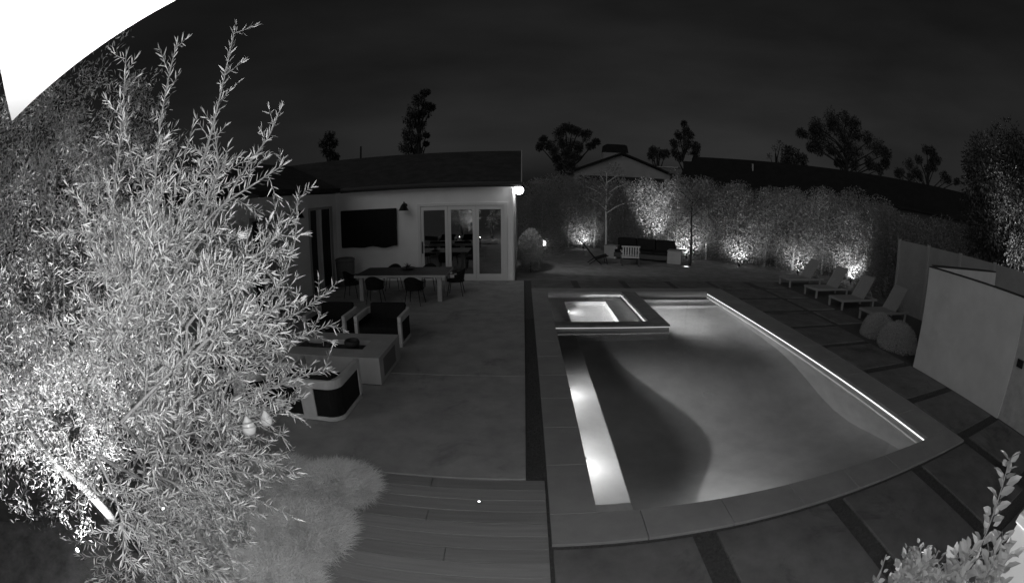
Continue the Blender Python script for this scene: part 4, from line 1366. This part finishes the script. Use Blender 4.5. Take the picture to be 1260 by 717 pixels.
# ------------------------------------------------------------------ ornamental grass
def grass_clump(loc, rx, ry, h, n, label):
    t = thing('ornamental_grass', label, 'grass clump', loc, group='feathery grass clumps')
    a = rng.uniform(0, 6.283, n)
    q = np.sqrt(rng.random(n))
    b = np.stack([q * rx * np.cos(a), q * ry * np.sin(a), np.zeros(n)], 1)
    tuft = np.floor(b[:, 0] / .17) * 3.1 + np.floor(b[:, 1] / .17) * 1.7
    a2 = np.where(rng.random(n) < .45, a, tuft) + rng.normal(size=n) * .9
    out = np.stack([np.cos(a2), np.sin(a2), np.zeros(n)], 1)
    hh = h * rng.uniform(.55, 1.1, n) * (1 - .45 * q ** 3)
    ou = rng.uniform(.05, .20, n)
    wd = rng.uniform(.0018, .0034, n)
    S = np.cross(out, [0, 0, 1.0])
    S = unit(S + rng.normal(size=S.shape) * .5)
    V = []
    for tq, ww in ((0, 1), (.35, 1), (.68, .8), (1.0, 0.15)):
        c = b + out * (ou * tq ** 1.7)[:, None]
        c[:, 2] += hh * (tq - .45 * tq ** 3)
        V.append(c - S * (wd * ww)[:, None])
        V.append(c + S * (wd * ww)[:, None])
    V = np.stack(V, 1)
    F = []
    for k in range(3):
        F += [[2 * k, 2 * k + 1, 2 * k + 3], [2 * k, 2 * k + 3, 2 * k + 2]]
    F = (np.array(F)[None] + (np.arange(n) * 8)[:, None, None]).reshape(-1, 3)
    o = tri_mesh('blades', V.reshape(-1, 3), F, grass_m, t)
    o['kind'] = 'stuff'
    return t
grass_clump((-2.02, 3.62, -.05), .50, .46, .30, 20000, 'feathery pale grass clump at the corner of deck and patio')
grass_clump((-2.70, 3.55, -.05), .50, .48, .25, 17000, 'feathery pale grass clump nearer the olive, by the patio')
grass_clump((-2.12, 2.80, -.05), .56, .55, .27, 20000, 'feathery pale grass clump along the middle of the deck edge')
grass_clump((-2.90, 2.70, -.05), .56, .55, .23, 17000, 'feathery pale grass clump in the middle under the olive')
grass_clump((-2.10, 2.02, -.05), .50, .48, .26, 17000, 'feathery pale grass clump at the bottom edge by the deck')

# ------------------------------------------------------------------ shrubs at the lower right
def stem_shrub(name, label, base_, tips, leaf_len, wid, per, m, nobj, cat='shrub'):
    t = thing(name, label, cat, base_)
    bV = Vector(base_)
    st = MB()
    P, D, L = [], [], []
    for tip in tips:
        tip = Vector(tip) - bV
        mid = tip * .55 + Vector((rnd.uniform(-.08, .08), rnd.uniform(-.08, .08), .12))
        pth = smooth_path([Vector((rnd.uniform(-.08, .08), rnd.uniform(-.08, .08), 0)), mid, tip], 5)
        st.tube(pth, [.012 - .0008 * i for i in range(len(pth))], 5)
        nn = per
        for i in range(nn):
            u = .45 + .55 * (i + rnd.random()) / nn
            k = min(int(u * (len(pth) - 1)), len(pth) - 2)
            p = pth[k].lerp(pth[k + 1], u * (len(pth) - 1) - k)
            ax = (pth[k + 1] - pth[k]).normalized()
            an = i * 2.4
            sd = ax.cross(Vector((math.cos(an), math.sin(an), .3))).normalized()
            dv = ax * .55 + sd * .9 + Vector((0, 0, rnd.uniform(-.25, .25)))
            P.append(tuple(p + sd * rnd.uniform(0, .04)))
            D.append(tuple(dv))
            L.append(rnd.uniform(*leaf_len) * (1.0 if u < .9 else .7))
    P, D, L = np.array(P), np.array(D), np.array(L)
    st.build('stems', mat('shrub_stem', .30, .7), t, smooth=True)
    n_ = rng.normal(size=P.shape) * .5 + [0, 0, 1]
    dist = np.linalg.norm(P + np.array(base_) - [0, 0, CAM_H], axis=1)
    mask = np.zeros(len(P), bool)
    mask[np.argsort(dist)[:nobj]] = True
    leaf_objects(unit_leaf('shrub_leaf', wid, m), P[mask], D[mask], L[mask], t, n_[mask])
    if (~mask).any():
        leaf_mesh('foliage', P[~mask], D[~mask], L[~mask], L[~mask] * wid, m, t, n_[~mask])['kind'] = 'stuff'
    return t
tall = [(2.50, .68, 1.90), (2.29, .57, 1.46), (2.24, .47, 1.34), (2.44, .42, 1.58), (2.31, .64, 1.36), (2.21, .27, 1.42),
        (2.35, .35, 1.48), (2.20, .58, 1.28), (2.30, .20, 1.46), (2.42, .28, 1.54), (2.16, .40, 1.28)]
stem_shrub('leafy_shrub', 'tall shrub with long pointed leaves at the lower right corner', (2.5, .45, -.05), tall, (.08, .15), .48, 44, shrub_leaf, 200)
low = [(2.08 + rnd.gauss(0, .07), .75 + rnd.gauss(0, .10), 1.33 + rnd.gauss(0, .05)) for i in range(16)] + [(1.99, .83, 1.24), (2.02, .66, 1.30)]
stem_shrub('blossom_shrub', 'low rounded shrub with small broad leaves at the bottom right edge', (2.15, .70, -.05), low, (.05, .09), .62, 36, shrub_leaf, 200)
stem_shrub('rose_sprig', 'single sprig with a bud at the bottom edge, left of the rounded shrub', (1.95, 1.02, -.05), [(1.98, 1.03, 1.24), (1.96, .99, 1.16)], (.04, .07), .6, 8, mat('rose_leaf', .45, .5, island=.25, trans=.2), 16)
pl = thing('white_pillar', 'white pillar burned out behind the lower right leaves', 'pillar', (2.80, .15, -.05))
MB().box(-.19, .25, -.30, .25, 0, 1.64).build('shaft', soffit_m, pl, bevel=.01)
MB().box(-.21, .27, -.32, .27, 1.642, 1.70).build('cap', soffit_m, pl, bevel=.01)
uplight((2.62, .62, -.05), (2.50, .45, 1.2), 160, 110, 'added uplight under the tall shrub at the lower right')  # unseen lamp added to burn out the pillar and brighten the shrub
